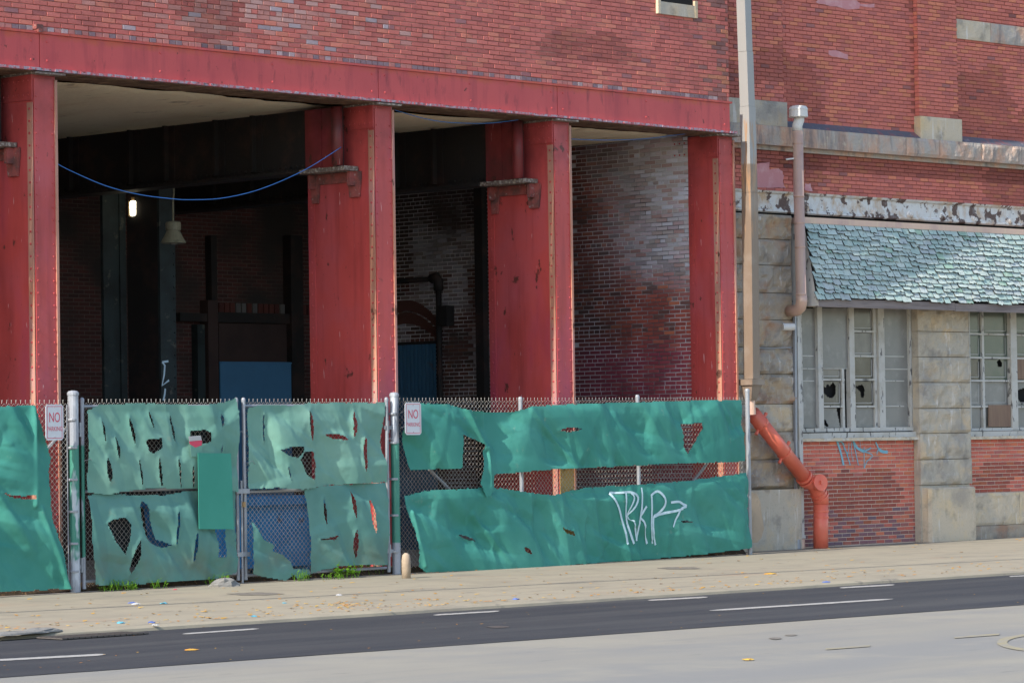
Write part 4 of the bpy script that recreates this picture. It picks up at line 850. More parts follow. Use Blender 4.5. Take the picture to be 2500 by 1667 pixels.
tarp('upper screen of the right gate leaf with a big torn hole', zB, [(160, 186), (270, 162), (440, 172), (600, 152), (900, 152), (1112, 150), (1096, 300), (1085, 430), (1106, 600), (1112, 702), (700, 726), (560, 750), (510, 756), (340, 742), (165, 754)],
     [slit((270, 225), (271, 425), 12), slit((565, 208), (592, 412), 24), [(355, 480), (430, 458), (515, 458), (512, 492), (470, 535), (410, 520)], [(488, 548), (518, 490), (606, 492), (618, 570), (600, 692), (540, 650)],
      [(670, 375), (750, 366), (800, 380), (838, 412), (730, 400)], slit((890, 212), (883, 392), 24), slit((955, 382), (948, 632), 28), slit((406, 592), (428, 694), 9)], M['tarp_f'], 35,
     [(270, 160, 5, .12, 0), (440, 170, 5, .10, 1), (600, 150, 6, .12, 2), (940, 160, 6, .08, 1)], 1.05)
tarp('lower right screen of the right gate leaf with slits', zB, [(545, 750), (700, 726), (1112, 704), (1118, 1282), (960, 1275), (800, 1287), (600, 1338), (592, 1000), (570, 860)],
     [slit((682, 815), (702, 1002), 17), slit((855, 766), (881, 950), 22), slit((985, 822), (1019, 1062), 32), slit((888, 1036), (893, 1232), 30), [(652, 1102), (710, 1089), (776, 1071), (740, 1106)]], M['tarp_l'], 45,
     [(700, 730, 5, .08, 0), (1000, 710, 5, .08, 1)], .8)
tarp('torn screen scrap drooping at the foot of the right gate leaf', zB, [(165, 965), (200, 1040), (232, 1100), (312, 1140), (302, 1182), (370, 1205), (425, 1255), (442, 1302), (592, 1308), (596, 1345), (460, 1376), (442, 1342), (380, 1386), (280, 1372), (160, 1340)], [], M['tarp_l'], 55,
     [(200, 980, 6, .15, 0), (430, 1200, 6, .15, 1)], 1.5)
tU = lambda a, b: (a, b)
tarp('upper teal screen right of the gate, sagging at the top with a torn flap', tU, [(983, 984), (1060, 985), (1091, 987), (1130, 999), (1196, 1008), (1254, 1004), (1291, 992), (1390, 987), (1490, 983), (1650, 979), (1808, 976), (1815, 1126), (1650, 1131), (1345, 1145), (1196, 1158), (1197, 1193), (1175, 1216), (1160, 1180), (1172, 1120), (1174, 1085), (1150, 1070), (1118, 1061), (1115, 1143), (1060, 1145), (1003, 1149), (985, 1085), (979, 1060)],
     [slit((1356, 1050), (1406, 1047), 10), [(1654, 1036), (1701, 1032), (1703, 1046), (1668, 1108), (1661, 1097)]], M['tarp'], 65,
     [(1091, 987, 5, .22, .4), (1291, 992, 5, .22, 1.4), (1490, 983, 6, .10, .2), (1700, 978, 6, .08, 1), (1010, 985, 6, .10, 2)], 1.25, folds=[((1291, 1000), (1400, 1135), .05, .05), ((1185, 1090), (1190, 1190), .03, .06), ((1135, 1000), (1180, 1090), .05, .07)])
TLow = tarp('lower teal screen right of the gate with a white sprayed tag', tU, [(982, 1212), (1033, 1198), (1163, 1191), (1218, 1191), (1280, 1201), (1334, 1209), (1370, 1204), (1418, 1191), (1650, 1176), (1820, 1153), (1830, 1337), (1650, 1359), (1454, 1374), (1127, 1396), (1033, 1396), (1018, 1385), (1005, 1300), (986, 1240)],
     [slit((1113, 1305), (1157, 1320), 7), slit((1266, 1335), (1284, 1350), 10), [(1357, 1280), (1367, 1291), (1391, 1296), (1393, 1307), (1371, 1301)], slit((1649, 1273), (1679, 1273), 5)], M['tarp'], 75,
     [(1060, 1215, 5, .16, 1), (1218, 1195, 5, .16, .6), (1418, 1195, 6, .14, 1.5), (1650, 1178, 7, .10, 0), (1780, 1160, 7, .08, 1)], 1.2, folds=[((1150, 1255), (1240, 1370), .06, .05), ((1000, 1250), (1030, 1380), .03, .06)])
tag = [[(1870, 290), (1930, 290), (2000, 286), (2050, 318), (2035, 372), (1985, 440)], [(1870, 294), (1925, 390), (1965, 520), (1995, 635)], [(1968, 290), (1975, 440), (2008, 560), (2036, 632)], [(2000, 290), (2020, 330), (1985, 440), (2030, 482), (2052, 545), (2068, 612)],
  [(2075, 255), (2078, 350), (2075, 450), (2070, 540), (2064, 612)], [(2110, 380), (2075, 450), (2105, 495), (2145, 632)], [(2135, 306), (2180, 280), (2225, 326), (2226, 380), (2190, 430), (2158, 452), (2162, 540), (2192, 640)], [(2136, 300), (2145, 400), (2150, 520), (2175, 630)], [(2158, 452), (2230, 426), (2300, 412), (2350, 396)], [(2265, 355), (2320, 350), (2352, 366), (2378, 380), (2340, 395), (2318, 440), (2290, 520)]]
for st in tag:
    mb = MB(); pp = []
    for p in smooth_pts(st, 6):
        x, y, z = F(*zD(*p), FT+.05); pp.append((x, TLow.depth(x, z), z))
    for k in range(len(pp)-1):
        (xa, ya, za), (xb, yb, zb2) = pp[k], pp[k+1]; dx, dz = xb-xa, zb2-za; ll = math.hypot(dx, dz)+1e-6; w = .017
        w = .009+.016*float(n_a(xa*4, za*4)); nx_, nz_ = -dz/ll*w, dx/ll*w; e = .012
        mb.add([(xa-nx_, ya-e, za-nz_), (xb-nx_, yb-e, zb2-nz_), (xb+nx_, yb-e, zb2+nz_), (xa+nx_, ya-e, za+nz_)], [(0, 1, 2, 3)])
    TLow.part('sprayed_stroke', mb, M['spray_w'])
# green board over the left gate leaf, and a scrap of printed cloth
q = [F(*zA(*p), FT+.19) for p in ((1376, 500), (1606, 503), (1626, 1030), (1384, 1030))]
mb = MB(); mb.prism([(p[0], p[2]) for p in q], -FT-.198, -FT-.19); single('green_board', mb, M['greenboard'], 'flat green painted board fixed over the left gate leaf', 'board', L, (q[3][0], -FT-.1, q[3][2]))
TS = Thing('cloth_scrap', 'scrap of red, white and green printed cloth hanging from a hole in the gate screen', 'scrap', L, F(*zA(1360, 530)))
for (poly, m_, nm) in (([(1312, 385), (1395, 378), (1405, 412), (1318, 420)], 'litterwhite', 'white_band'), ([(1316, 419), (1405, 411), (1405, 445), (1360, 462), (1322, 440)], 'signred', 'red_band'), ([(1324, 442), (1360, 463), (1405, 446), (1412, 532), (1330, 525)], 'tarp_f', 'green_band')):
    pts = [F(*zA(*p), FT+.17) for p in poly]; mb = MB(); mb.prism([(p[0], p[2]) for p in pts], -FT-.173, -FT-.17); TS.part(nm, mb, M[m_])
# signs
def text_part(T_, txt, name, cx_, cz_, wid, hgt, y, parent):
    cu = bpy.data.curves.new(name, 'FONT'); cu.body = txt; cu.align_x = 'CENTER'; cu.size = 1; to = bpy.data.objects.new(name, cu); COL.objects.link(to)
    dg = bpy.context.evaluated_depsgraph_get(); me = bpy.data.meshes.new_from_object(to.evaluated_get(dg)); bpy.data.objects.remove(to)
    V = np.array([v.co[:] for v in me.vertices]); mn, mx = V.min(0), V.max(0); mb = MB()
    sx, sz = wid/(mx[0]-mn[0]), hgt/(mx[1]-mn[1])
    vs = [(cx_+(p[0]-(mn[0]+mx[0])/2)*sx, y, cz_+(p[1]-(mn[1]+mx[1])/2)*sz) for p in V]
    mb.add(vs, [tuple(p.vertices) for p in me.polygons]); T_.part(name, mb, M['signred'], parent)
def sign(u0, v0, u1, v1, lab):
    a = F(u0, v0, FT+.24); b = F(u1, v1, FT+.24); x0, x1, z0, z1 = a[0], b[0], b[2], a[2]; w = x1-x0; h = z1-z0; y = -FT-.24
    T_ = Thing('parking_sign', lab, 'sign', L, ((x0+x1)/2, y, z0), 'no parking signs on the fence')
    mb = MB(); c = .03; mb.prism([(x0+c, z0), (x1-c, z0), (x1, z0+c), (x1, z1-c), (x1-c, z1), (x0+c, z1), (x0, z1-c), (x0, z0+c)], y, y+.006); pl = T_.part('plate', mb, M['sign'])
    mb = MB(); e, tk = .022, .007; yy = y-.002
    for (p, q_, r_, s_) in ((x0+e, x1-e, z0+e, z0+e+tk), (x0+e, x1-e, z1-e-tk, z1-e), (x0+e, x0+e+tk, z0+e+tk, z1-e-tk), (x1-e-tk, x1-e, z0+e+tk, z1-e-tk)): mb.add([(p, yy, r_), (q_, yy, r_), (q_, yy, s_), (p, yy, s_)], [(0, 1, 2, 3)])
    T_.part('border', mb, M['signred'], pl)
    text_part(T_, 'NO', 'lettering', (x0+x1)/2, z0+h*.64, w*.60, h*.27, yy-.001, pl); text_part(T_, 'PARKING', 'lettering', (x0+x1)/2, z0+h*.32, w*.86, h*.125, yy-.001, pl)
    for z in (z0+.04, z1-.04):
        mb = MB(); mb.dome(((x0+x1)/2, y-.001, z), .008, (0, -1, 0)); T_.part('bolt', mb, M['galv'], pl)
sign(111, 987, 155.5, 1074, 'white NO PARKING sign left of the thick gate post'); sign(988.5, 982, 1029, 1061, 'white NO PARKING sign right of the gate')
# ties holding the screens: short wire ends along the posts
mb = MB()
for (u, v) in ((576, 1058), (940, 1075), (976, 1008), (976, 1045), (974, 1240), (602, 1130), (205, 1125), (1826, 1160)):
    p = F(u, v, FT+.08); mb.tube([p, (p[0]+.08, p[1]-.03, p[2]+.03), (p[0]+.16, p[1], p[2]-.02)], .003, 4)
T1.part('wire_ties', mb, M['galv'], kind='stuff')
# ------------------------------------------------------------------ right building
def z3(x, y): return (1650+x/2.7506, y/2.7506)
def RX(u, v, t=0.0): return R.at(u, v, t)[0]
def RZ(u, v, t=0.0): return R.at(u, v, t)[2]
TR = Thing('brick_station', 'brick and granite building with shingled pent roof and broken windows', 'building', R, (4, 0, 0))
xa0 = .05; xw = W_END = 12.9
z_led_b = RZ(*z3(1400, 1037), .1); z_led_t = RZ(*z3(1400, 908), .2); z_fr_t = RZ(*z3(1400, 1330), .1); z_fr_b = RZ(*z3(1400, 1462), .12)
x_pA = RX(*z3(724, 600), .1); x_b0 = RX(*z3(1612, 600), .12); x_b0s = RX(*z3(1640, 600), .12); x_b1 = RX(*z3(1908, 700), .12)
mb = MB(); mb.box(xa0, xw, .012, .4, z_led_b-.3, 12); uw = TR.part('upper_wall', mb, M['mortar_r'])
n_e, n_f = noise2(71), noise2(72)
def col_right(rng, x, z):
    c = pick(rng, [(7, (.57, .175, .135)), (3, (.53, .165, .135)), (2.2, (.60, .21, .13)), (.8, (.46, .15, .13)), (.2, (.34, .14, .13))])
    if float(n_e(x*.7, z*.8)) > .63: c = tuple(.72*v for v in c)
    if z > 6.2 and z < 6.55: c = tuple(.6*v for v in c)
    return c
brick_wall(TR, uw, lay(xa0, xw, z_led_t-.02, 10.6, 0, 0, 21, .215), lambda x, z: (x, .003, z), col_right, 110, 31, skip=lambda x, z, u, v: x < x_pA or x_b0s < x < x_b1)
def pilaster(x0, x1, t, z0, z1, sd_, ns):
    mb = MB(); mb.box(x0+.012, x1-.012, -t+.012, .0, z0, z1); p = TR.part('pilaster', mb, M['mortar_r'])
    brick_wall(TR, p, lay(x0, x1, z0, 10.6, 0, 0, sd_, .215), lambda x, z: (x, -t+.003, z), col_right, ns, sd_+1)
    n = int((10.6-z0)/BH); mb = MB(); rng = random.Random(sd_)
    for i in range(n):
        za = z0+i*BH+.0045
        for xx, s_ in ((x0+.002, -1), (x1-.002, 1)):
            q = [(xx, -t+.01, za), (xx, -.0, za), (xx, -.0, za+BH-BJ), (xx, -t+.01, za+BH-BJ)]; mb.add(q if s_ < 0 else q[::-1], [(0, 3, 2, 1)], col_right(rng, 5, 8))
    TR.part('return_brickwork', mb, M['brick_a'], p, kind='stuff'); return p
z_pb = RZ(*z3(1780, 790), .14); z_pa = RZ(*z3(600, 676), .14)
pilaster(xa0, x_pA, .11, z_pa, 12, 41, 20); pilaster(x_b0s, x_b1, .09, z_pb, 12, 43, 20)
# rough stones: a box whose front face is a knobbly grid
def stone(T_, name, x0, x1, yf, yb, z0, z1, m, sd_, rough=.02, parent=None, n=None, marg=.02, cham=.0):
    nx_ = n or max(4, int((x1-x0)/.045)); nz_ = max(3, int((z1-z0)/.045)); nn = noise2(sd_); mb = MB(); vs = []
    for i in range(nx_+1):
        for j in range(nz_+1):
            x = x0+(x1-x0)*i/nx_; z = z0+(z1-z0)*j/nz_; e = min(x-x0, x1-x, z-z0, z1-z)
            o = rough*(float(nn(x*5, z*5))*1.6-.5)*min(1, e/marg+.0)
            vs.append((x, yf-o, z))
    w = nz_+1; fs = [(i*w+j, (i+1)*w+j, (i+1)*w+j+1, i*w+j+1) for i in range(nx_) for j in range(nz_)]; k = len(vs)
    vs += [(x0, yb, z0), (x1, yb, z0), (x1, yb, z1), (x0, yb, z1)]
    fs += [tuple([i*w for i in range(nx_+1)][::-1]+[k, k+1]), tuple([i*w+nz_ for i in range(nx_+1)]+[k+2, k+3]), tuple([j for j in range(w)]+[k+3, k]), tuple([nx_*w+j for j in range(w)][::-1]+[k+1, k+2])]
    mb.add(vs, fs); return T_.part(name, mb, m, parent)
stone(TR, 'pilaster_base_stone', xa0+.02, x_pA+.01, -.16, -.0, RZ(*z3(610, 842), .16), z_pa-.004, M['granite'], 3, .012)
stone(TR, 'pilaster_base_stone', x_b0s-.03, x_b1+.02, -.14, -.0, RZ(*z3(1790, 940), .19), z_pb-.004, M['granite_p'], 4, .012)
# stone band high at the right
zb0, zb1 = RZ(*z3(2010, 272), .05), RZ(*z3(2010, 143), .05); xs_ = [x_b1+.004, RX(*z3(2118, 200), .05), 11.0, xw]
for k in range(3): stone(TR, 'band_stone', xs_[k], xs_[k+1]-.008, -.035, .0, zb0, zb1, M['granite_p' if k == 0 else 'ledge'], 80+k, .02)
# ledge
lj = [xa0]+[RX(*z3(x, 950), .2) for x in (1020, 1300, 1557, 1780, 2060, 2330)]+[11.6, xw]
ledge = MB(); ledge.box(xa0, xw, -.05, .0, z_led_b-.07, z_led_b-.002); led = TR.part('corbel_course', ledge, M['ledge'])
for k in range(len(lj)-1): stone(TR, 'ledge_stone', lj[k]+.004, lj[k+1]-.004, -.17, .01, z_led_b, z_led_t, M['ledge'], 100+k, .045 if k > 2 else .02, led)
mb = MB()
for (a, b) in ((x_pA+.01, x_b0s-.04), (x_b1+.03, xw)):
    mb.add([(a, -.15, z_led_t+.004), (b, -.15, z_led_t+.004), (b, -.005, z_led_t+.12), (a, -.005, z_led_t+.12)], [(0, 1, 2, 3)])
TR.part('weathered_slope', mb, M['flash'], led)
# brick band between ledge and frieze
mb = MB(); mb.box(xa0, xw, .012, .4, z_fr_t-.05, z_led_b-.075); bw = TR.part('band_wall', mb, M['mortar_r'])
brick_wall(TR, bw, lay(xa0, xw, z_fr_t, z_led_b-.075, 0, 0, 23, .215), lambda x, z: (x, .003, z), col_right, 0, 33)
for (pl, m_) in (([(500, 1060), (530, 1075), (545, 1100), (625, 1095), (630, 1140), (690, 1130), (715, 1150), (722, 1180), (722, 1240), (735, 1265), (700, 1262), (500, 1255)], 'pinkpatch'), ([(866, 1232), (905, 1238), (922, 1284), (866, 1280)], 'pinkpatch'),
             ([(935, 12), (985, -20), (1200, -15), (1240, 30), (1232, 62), (1150, 62), (1080, 45), (960, 30)], 'pinkpatch'), ([(1236, 28), (1335, 32), (1336, 52), (1240, 46)], 'pinkpatch'), ([(1028, 338), (1080, 340), (1155, 370), (1155, 400), (1100, 388), (1024, 372)], 'pinkpatch')):
    up_ = pl[0][1] < 600; pts = [R.at(*z3(*p), .008) for p in pl]; nn = noise2(len(pl)); mb = MB(); q = []
    for i in range(len(pts)):
        a, b = pts[i], pts[(i+1) % len(pts)]
        for f in (0, .33, .66): q.append((a[0]+(b[0]-a[0])*f+.04*(float(nn(i*3+f*7, 1))-.5), a[2]+(b[2]-a[2])*f+.04*(float(nn(i*3+f*7, 5))-.5)))
    mb.prism(q, -.009, .005); TR.part('render_patch', mb, M[m_], uw if up_ else bw)
# frieze with rosettes
mb = MB(); nz = 6; prof = [(-.05, z_fr_b-.02), (-.09, z_fr_b), (-.09, z_fr_b+.03), (-.06, z_fr_b+.05), (-.06, z_fr_t-.05), (-.10, z_fr_t-.03), (-.12, z_fr_t), (0, z_fr_t+.004)]
vs = []
for x in (xa0, xw): vs += [(x, y, z) for (y, z) in prof]
mb.add(vs, [(i, i+8, i+9, i+1) for i in range(7)]); fr = TR.part('frieze', mb, M['frieze'])
for k, x in enumerate((330, 640, 880, 1115, 1350, 1590, 1810, 2030, 2260)):
    c = R.at(*z3(x*.99, 1335+(x-600)*.065+45), .065); mb = MB(); r_ = .085
    for (rr, h) in ((r_, .03), (r_*.6, .045), (r_*.3, .055)):
        b0 = len(mb.v); n = 16
        for i in range(n):
            a = 2*math.pi*i/n; mb.v.append((c[0]+rr*math.cos(a), -.06, c[2]+rr*math.sin(a)))
        for i in range(n):
            a = 2*math.pi*i/n; mb.v.append((c[0]+rr*.82*math.cos(a), -.06-h, c[2]+rr*.82*math.sin(a)))
        for i in range(n): mb.f.append((b0+i, b0+(i+1) % n, b0+n+(i+1) % n, b0+n+i))
        mb.f.append(tuple(b0+n+i for i in range(n)))
    TR.part('rosette', mb, M['frieze'], fr)
# shingled pent roof
ro_x0t = RX(*z3(868, 1500), .30); z_rt = RZ(*z3(1500, 1530), .30); z_re = RZ(*zE(1500, 503), .62); ro_x0e = RX(*zE(958, 490), .62)
yt, ye_ = -.30, -.62
mb = MB(); mb.add([(ro_x0t, yt, z_rt), (xw, yt, z_rt), (xw, ye_, z_re), (ro_x0e, ye_, z_re), (ro_x0t, .0, z_rt), (xw, .0, z_rt), (xw, .0, z_re), (ro_x0e, .0, z_re)], [(3, 2, 1, 0), (0, 3, 7, 4), (3, 2, 6, 7), (0, 1, 5, 4)][:]); roof = TR.part('pent_roof', mb, M['black'])
mb = MB(); mb.box(ro_x0t-.05, xw, yt-.03, .0, z_rt-.01, z_rt+.09); TR.part('roof_flashing', mb, M['vent'], roof)
nr = 15; rl = math.hypot(ye_-yt, z_re-z_rt); ud = np.array([(ye_-yt)/rl, (z_re-z_rt)/rl]); nrm = np.array([-ud[1], ud[0]]); nrm = nrm if nrm[0] < 0 else -nrm
sh = []; rng = random.Random(5)
for i in range(nr):
    a0 = rl*i/nr; x = ro_x0t+(ro_x0e-ro_x0t)*i/nr-rng.uniform(0, .1)
    while x < xw-.1:
        w = rng.choice((.17, .19, .22, .25)); sh.append((i, x, w, rng.uniform(-.025, .025))); x += w
sh = [s for s in sh if s[1] > ro_x0t+(ro_x0e-ro_x0t)*s[0]/nr-.09]
def shingle_geo(i, x, w, dr, rng):
    a0 = rl*i/nr-.02; a1 = rl*(i+1)/nr+.022+dr; lift = .03+rng.uniform(0, .02); c = .012; n_ = 5; b = []
    cr = rng.random() < .55
    gp_ = rng.uniform(.003, .009); top = [(x+gp_, a0), (x+w-.004, a0)]; bot = [(x+w-.004-c*rng.random(), a1-.01*rng.random())]
    for k in range(1, n_): bot.append((x+w-.004-(w-.008)*k/n_, a1+(rng.uniform(-.022, .01) if cr else rng.uniform(-.003, .003))))
    bot.append((x+.004+c*rng.random(), a1-.01*rng.random())); pl = top+bot; vs = []
    for o in (1, 0):
        for (px, a) in pl:
            f = (a-a0)/(a1-a0); h = (.006+lift*f) if o else (.001+max(0, lift-.026)*f)
            vs.append((px, yt+ud[0]*a+nrm[0]*h, z_rt+ud[1]*a+nrm[1]*h))
    m_ = len(pl); return vs, [tuple(range(m_))]+[(k, k+m_, (k+1) % m_+m_, (k+1) % m_) for k in range(m_)]
EDGE = (.05, .055, .055)  # dark shingle edges, their colour draws the shadow line under each row
def shadd(mb, vs, fs, c):
    mb.add(vs, fs); mb.c += [c]+[EDGE]*(len(fs)-1)
def shcol(rng, i):
    c = pick(rng, [(5, (.385, .475, .445)), (3, (.35, .46, .425)), (3, (.44, .515, .485)), (.6, (.29, .42, .34)), (1.2, (.40, .45, .45))]); return c
sh.sort(key=lambda s: -s[0]); far = MB(); k = 0
for (i, x, w, dr) in sh:
    vs, fs = shingle_geo(i, x, w, dr, rng); c = shcol(rng, i); u, v, _ = px_of(R.world((x, ye_, z_rt)))
    if u < 2540 and k < 300:
        mb = MB(); shadd(mb, vs, fs, c); TR.part('shingle', mb, M['shingle_a'], roof); k += 1
    else: shadd(far, vs, fs, c)
TR.part('far_shingles', far, M['shingle_a'], roof, kind='stuff')
xs_ = [ro_x0e-.02, RX(*zE(1875, 520), .62), xw]
for k in range(2):
    mb = MB(); d = .0 if k == 0 else .012; mb.box(xs_[k]+.004, xs_[k+1]-.004, ye_+.0, ye_+.05, z_re-.145-d, z_re-.012-d); TR.part('fascia_board', mb, M['oldwood'], roof)
mb = MB(); mb.add([(ro_x0e-.03, ye_, z_re-.1), (ro_x0e-.03, .0, z_re-.1), (ro_x0t-.03, .0, z_rt), (ro_x0t-.03, yt, z_rt)], [(0, 1, 2, 3)]); TR.part('roof_cheek', mb, M['whitewood'], roof)
mb = MB(); mb.box(ro_x0e, xw, ye_+.06, -.0, z_re-.10, z_re-.06); TR.part('soffit', mb, M['creamwood'], roof)
mb = MB(); mb.add([(ro_x0e-.035, ye_-.03, z_re-.13), (ro_x0e-.035, -.3, z_re-.13), (ro_x0e-.035, -.3, z_re+.02), (ro_x0e-.035, ye_-.03, z_re+.02)], [(0, 1, 2, 3)]); TR.part('bracket_end', mb, M['whitewood'], roof)
# granite piers
PT = .12
def pier(name_, x0, x1, zs_, m_, sd_, t=PT, rough=.03):
    mb = MB(); mb.box(x0+.02, x1-.02, -t+.03, .0, 0, zs_[0]); core = TR.part(name_, mb, M['granite_d'])
    for k in range(len(zs_)-1): stone(TR, 'granite_block', x0+RNG.uniform(0, .012), x1-RNG.uniform(0, .012), -t-.005-RNG.uniform(0, .02), .0, zs_[k+1]+.006, zs_[k]-.006, m_ if RNG.random() < .6 else M[RNG.choice(('granite', 'granite_d', 'granite_o'))], sd_+k, rough*RNG.uniform(.7, 1.5), core, marg=.05)
    return core
xq1 = RX(*zE(786, 900), PT); xq0 = .06
zq = [RZ(*z3(640, 1440), PT)]+[RZ(*zE(650, y), PT) for y in (95, 270, 455, 635, 820, 1000, 1200, 1385)]+[RZ(*zG(650, y), PT) for y in (66, 264)]
pq = pier('corner_pier', xq0, xq1, zq, M['granite_d'], 200, rough=.11)
stone(TR, 'base_block', xq0, RX(*zG(832, 450), .22), -.26, .0, 0, zq[-1]-.01, M['granite'], 230, .012, pq, marg=.05)
xs0, xs1 = RX(*zE(1622, 900), PT), RX(*zE(1968, 900), PT)
zp = [RZ(*zE(1790, y), PT) for y in (560, 715, 885, 1055, 1228, 1395)]+[RZ(*zG(1790, y), PT) for y in (65, 236)]
pp_ = pier('window_pier', xs0, xs1, zp, M['granite'], 240, rough=.06)
stone(TR, 'granite_block', xs0, xs1-.05, -PT-.004, .0, 0, zp[-1]-.006, M['granite'], 260, .008, pp_)
bx0, bx1 = RX(*zG(1722, 450), .30), RX(*zG(2014, 450), .30); bz = RZ(*zG(1860, 252), .30)
mb = MB(); c = .05; a = -.30
mb.add([(bx0-c, a+c, 0), (bx0, a, 0), (bx1, a, 0), (bx1, -.1, 0), (bx0-c, -.1, 0), (bx0-c, a+c, bz-.02), (bx0, a, bz-.03), (bx1, a, bz-.03), (bx1, -.1, bz), (bx0-c, -.1, bz), (bx0-c+.03, a+c+.03, bz), (bx0+.03, a+.03, bz), (bx1, a+.03, bz)],
  [(0, 1, 6, 5), (1, 2, 7, 6), (2, 3, 8, 12, 7), (4, 0, 5, 10, 9), (5, 6, 11, 10), (6, 7, 12, 11), (9, 10, 11, 12, 8)]); TR.part('base_block', mb, M['granite_p'], pp_)
# lower brick panels
z_sill = RZ(*zE(1230, 1440), .0)
def col_low(rng, x, z):
    c = pick(rng, [(5, (.57, .16, .115)), (3, (.51, .145, .11)), (2, (.61, .19, .11)), (1, (.42, .14, .12))]); g = float(n_f(x*1.3, z*1.6))
    if z < .62 and rng.random() < .85-.9*z+.0: c = pick(rng, [(3, (.26, .13, .14)), (2, (.32, .13, .115)), (1, (.2, .13, .155)), (1.0, (.5, .17, .12))])
    elif g > .58 and z < 1.3: c = tuple(.62*v for v in c)
    return c
x1a, x1b = xq1+.02, xs0+.02; x2a = xs1-.03
mb = MB(); mb.box(x1a, x1b, .01, .35, 0, z_sill); p1_ = TR.part('brick_panel', mb, M['mortar_p'])
brick_wall(TR, p1_, lay(x1a, x1b, .01, z_sill-.005, 0, 0, 25, .218, .0125), lambda x, z: (x, .006, z), col_low, 150, 35, j=.0125)
zw = RZ(*zG(2180, 290), .02)
mb = MB(); mb.box(x2a, xw, .01, .35, 0, z_sill); p2_ = TR.part('brick_panel', mb, M['mortar_p'])
brick_wall(TR, p2_, lay(x2a, xw, zw+.01, z_sill-.005, 0, 0, 27, .218, .0125), lambda x, z: (x, .006, z), col_low, 0, 37, j=.0125)
xj = RX(*zG(2312, 400), .06); zpl = RZ(*zG(2180, 505), .06)
stone(TR, 'water_table_stone', x2a, xj-.005, -.05, .0, zpl, zw, M['granite_p'], 270, .05, p2_); stone(TR, 'water_table_stone', xj+.005, xw, -.05, .0, zpl, zw, M['granite_p'], 271, .05, p2_)
stone(TR, 'plinth_stone', x2a, xw, -.11, .0, 0, zpl-.006, M['granite_d'], 272, .01, p2_)
# sprayed scrawl on the panel
def zS(x, y): return (1950+x/5.8067, 1070+y/5.8067)
for (st, w) in (([(545, 30), (600, 200), (640, 380)], .022), ([(560, 40), (620, 60), (690, 230), (735, 380)], .012), ([(640, 60), (650, 150), (700, 215), (685, 250)], .008), ([(715, 60), (705, 200), (690, 250)], .006), ([(755, 50), (750, 200), (775, 330)], .006), ([(770, 40), (800, 150), (850, 380)], .01),
        ([(775, 35), (830, 130), (900, 172), (935, 185)], .024), ([(935, 185), (1050, 240), (965, 330), (935, 420)], .009), ([(930, 120), (930, 420)], .008), ([(870, 30), (885, 180)], .005), ([(1028, 130), (985, 158), (935, 180)], .012), ([(1095, 50), (1138, 150)], .016), ([(1138, 150), (1190, 185), (1265, 192)], .026), ([(1138, 152), (1115, 190), (1112, 230)], .009)):
    mb = MB(); pts = [R.at(*zS(*p), .012) for p in smooth_pts(st, 5)]
    for k in range(len(pts)-1):
        (xa, _, za), (xb, _, zb2) = pts[k], pts[k+1]; dx, dz = xb-xa, zb2-za; ll = math.hypot(dx, dz)+1e-6; nx_, nz_ = -dz/ll*w, dx/ll*w
        mb.add([(xa-nx_-dx*.1, -.0085, za-nz_), (xb-nx_, -.0085, zb2-nz_), (xb+nx_, -.0085, zb2+nz_), (xa+nx_-dx*.1, -.0085, za+nz_)], [(0, 1, 2, 3)])
    TR.part('sprayed_stroke', mb, M['spray_b'], p1_)
# room behind the windows
z_wt = z_re-.02
mb = MB(); mb.add([(xa0, .9, 0), (xw, .9, 0), (xw, .9, z_fr_b), (xa0, .9, z_fr_b)], [(0, 1, 2, 3)]); mb.add([(xa0, .3, z_sill-.02), (xw, .3, z_sill-.02), (xw, .9, z_sill-.02), (xa0, .9, z_sill-.02)], [(0, 1, 2, 3)])
mb.box(xa0, xw, .0, .9, z_rt-.1, z_rt); TR.part('dark_room', mb, M['black'])
mb = MB(); mb.box(xa0, xw, .0, .3, z_rt+.0, z_fr_b+.3); TR.part('head_wall', mb, M['black'])
# windows
WT = .06          # sash plane stands back from the wall face
def pane(T_, parent, poly, holes, m, y, cell=.016):
    O = [(p[0], p[2]) for p in poly]
    if not holes:
        mb = MB(); mb.add([(p[0], y, p[1]) for p in O], [tuple(range(len(O)))])
    else:
        H_ = [[(p[0], p[2]) for p in h] for h in holes]; xs = np.arange(min(p[0] for p in O), max(p[0] for p in O), cell); zs = np.arange(min(p[1] for p in O), max(p[1] for p in O), cell)
        X, Z = np.meshgrid(xs, zs, indexing='ij'); keep = inside(O, X+cell/2, Z+cell/2)
        for h in H_: keep &= ~inside(h, X+cell/2, Z+cell/2)
        mb = MB(); ix = {}
        for i, j in zip(*np.nonzero(keep)):
            q = []
            for (a, b) in ((i, j), (i+1, j), (i+1, j+1), (i, j+1)):
                if (a, b) not in ix: ix[(a, b)] = len(mb.v); mb.v.append((xs[0]+a*cell, y, zs[0]+b*cell))
                q.append(ix[(a, b)])
            mb.f.append(tuple(q))
    if m is M['glass']: m = M[RNG.choice(('glass', 'glass_b', 'glass_c'))]
    return T_.part('pane', mb, m, parent)
def W_(x, y, t=-WT): return R.at(*zE(x, y), t)
def rect(x0, y0, x1, y1, t=-WT): return [W_(x0, y1, t), W_(x1, y1, t), W_(x1, y0, t), W_(x0, y0, t)]
def wbar(parent, x0, y0, x1, y1, th, m, name='frame_bar', off=0.0):
    a = W_((x0+x1)/2, y0)[2]; b = W_((x0+x1)/2, y1)[2]; xa = W_(x0, (y0+y1)/2)[0]; xb = W_(x1, (y0+y1)/2)[0]
    mb = MB(); mb.box(xa, xb, WT-th, WT+.03, b, a); return TR.part(name, mb, M[m], parent)
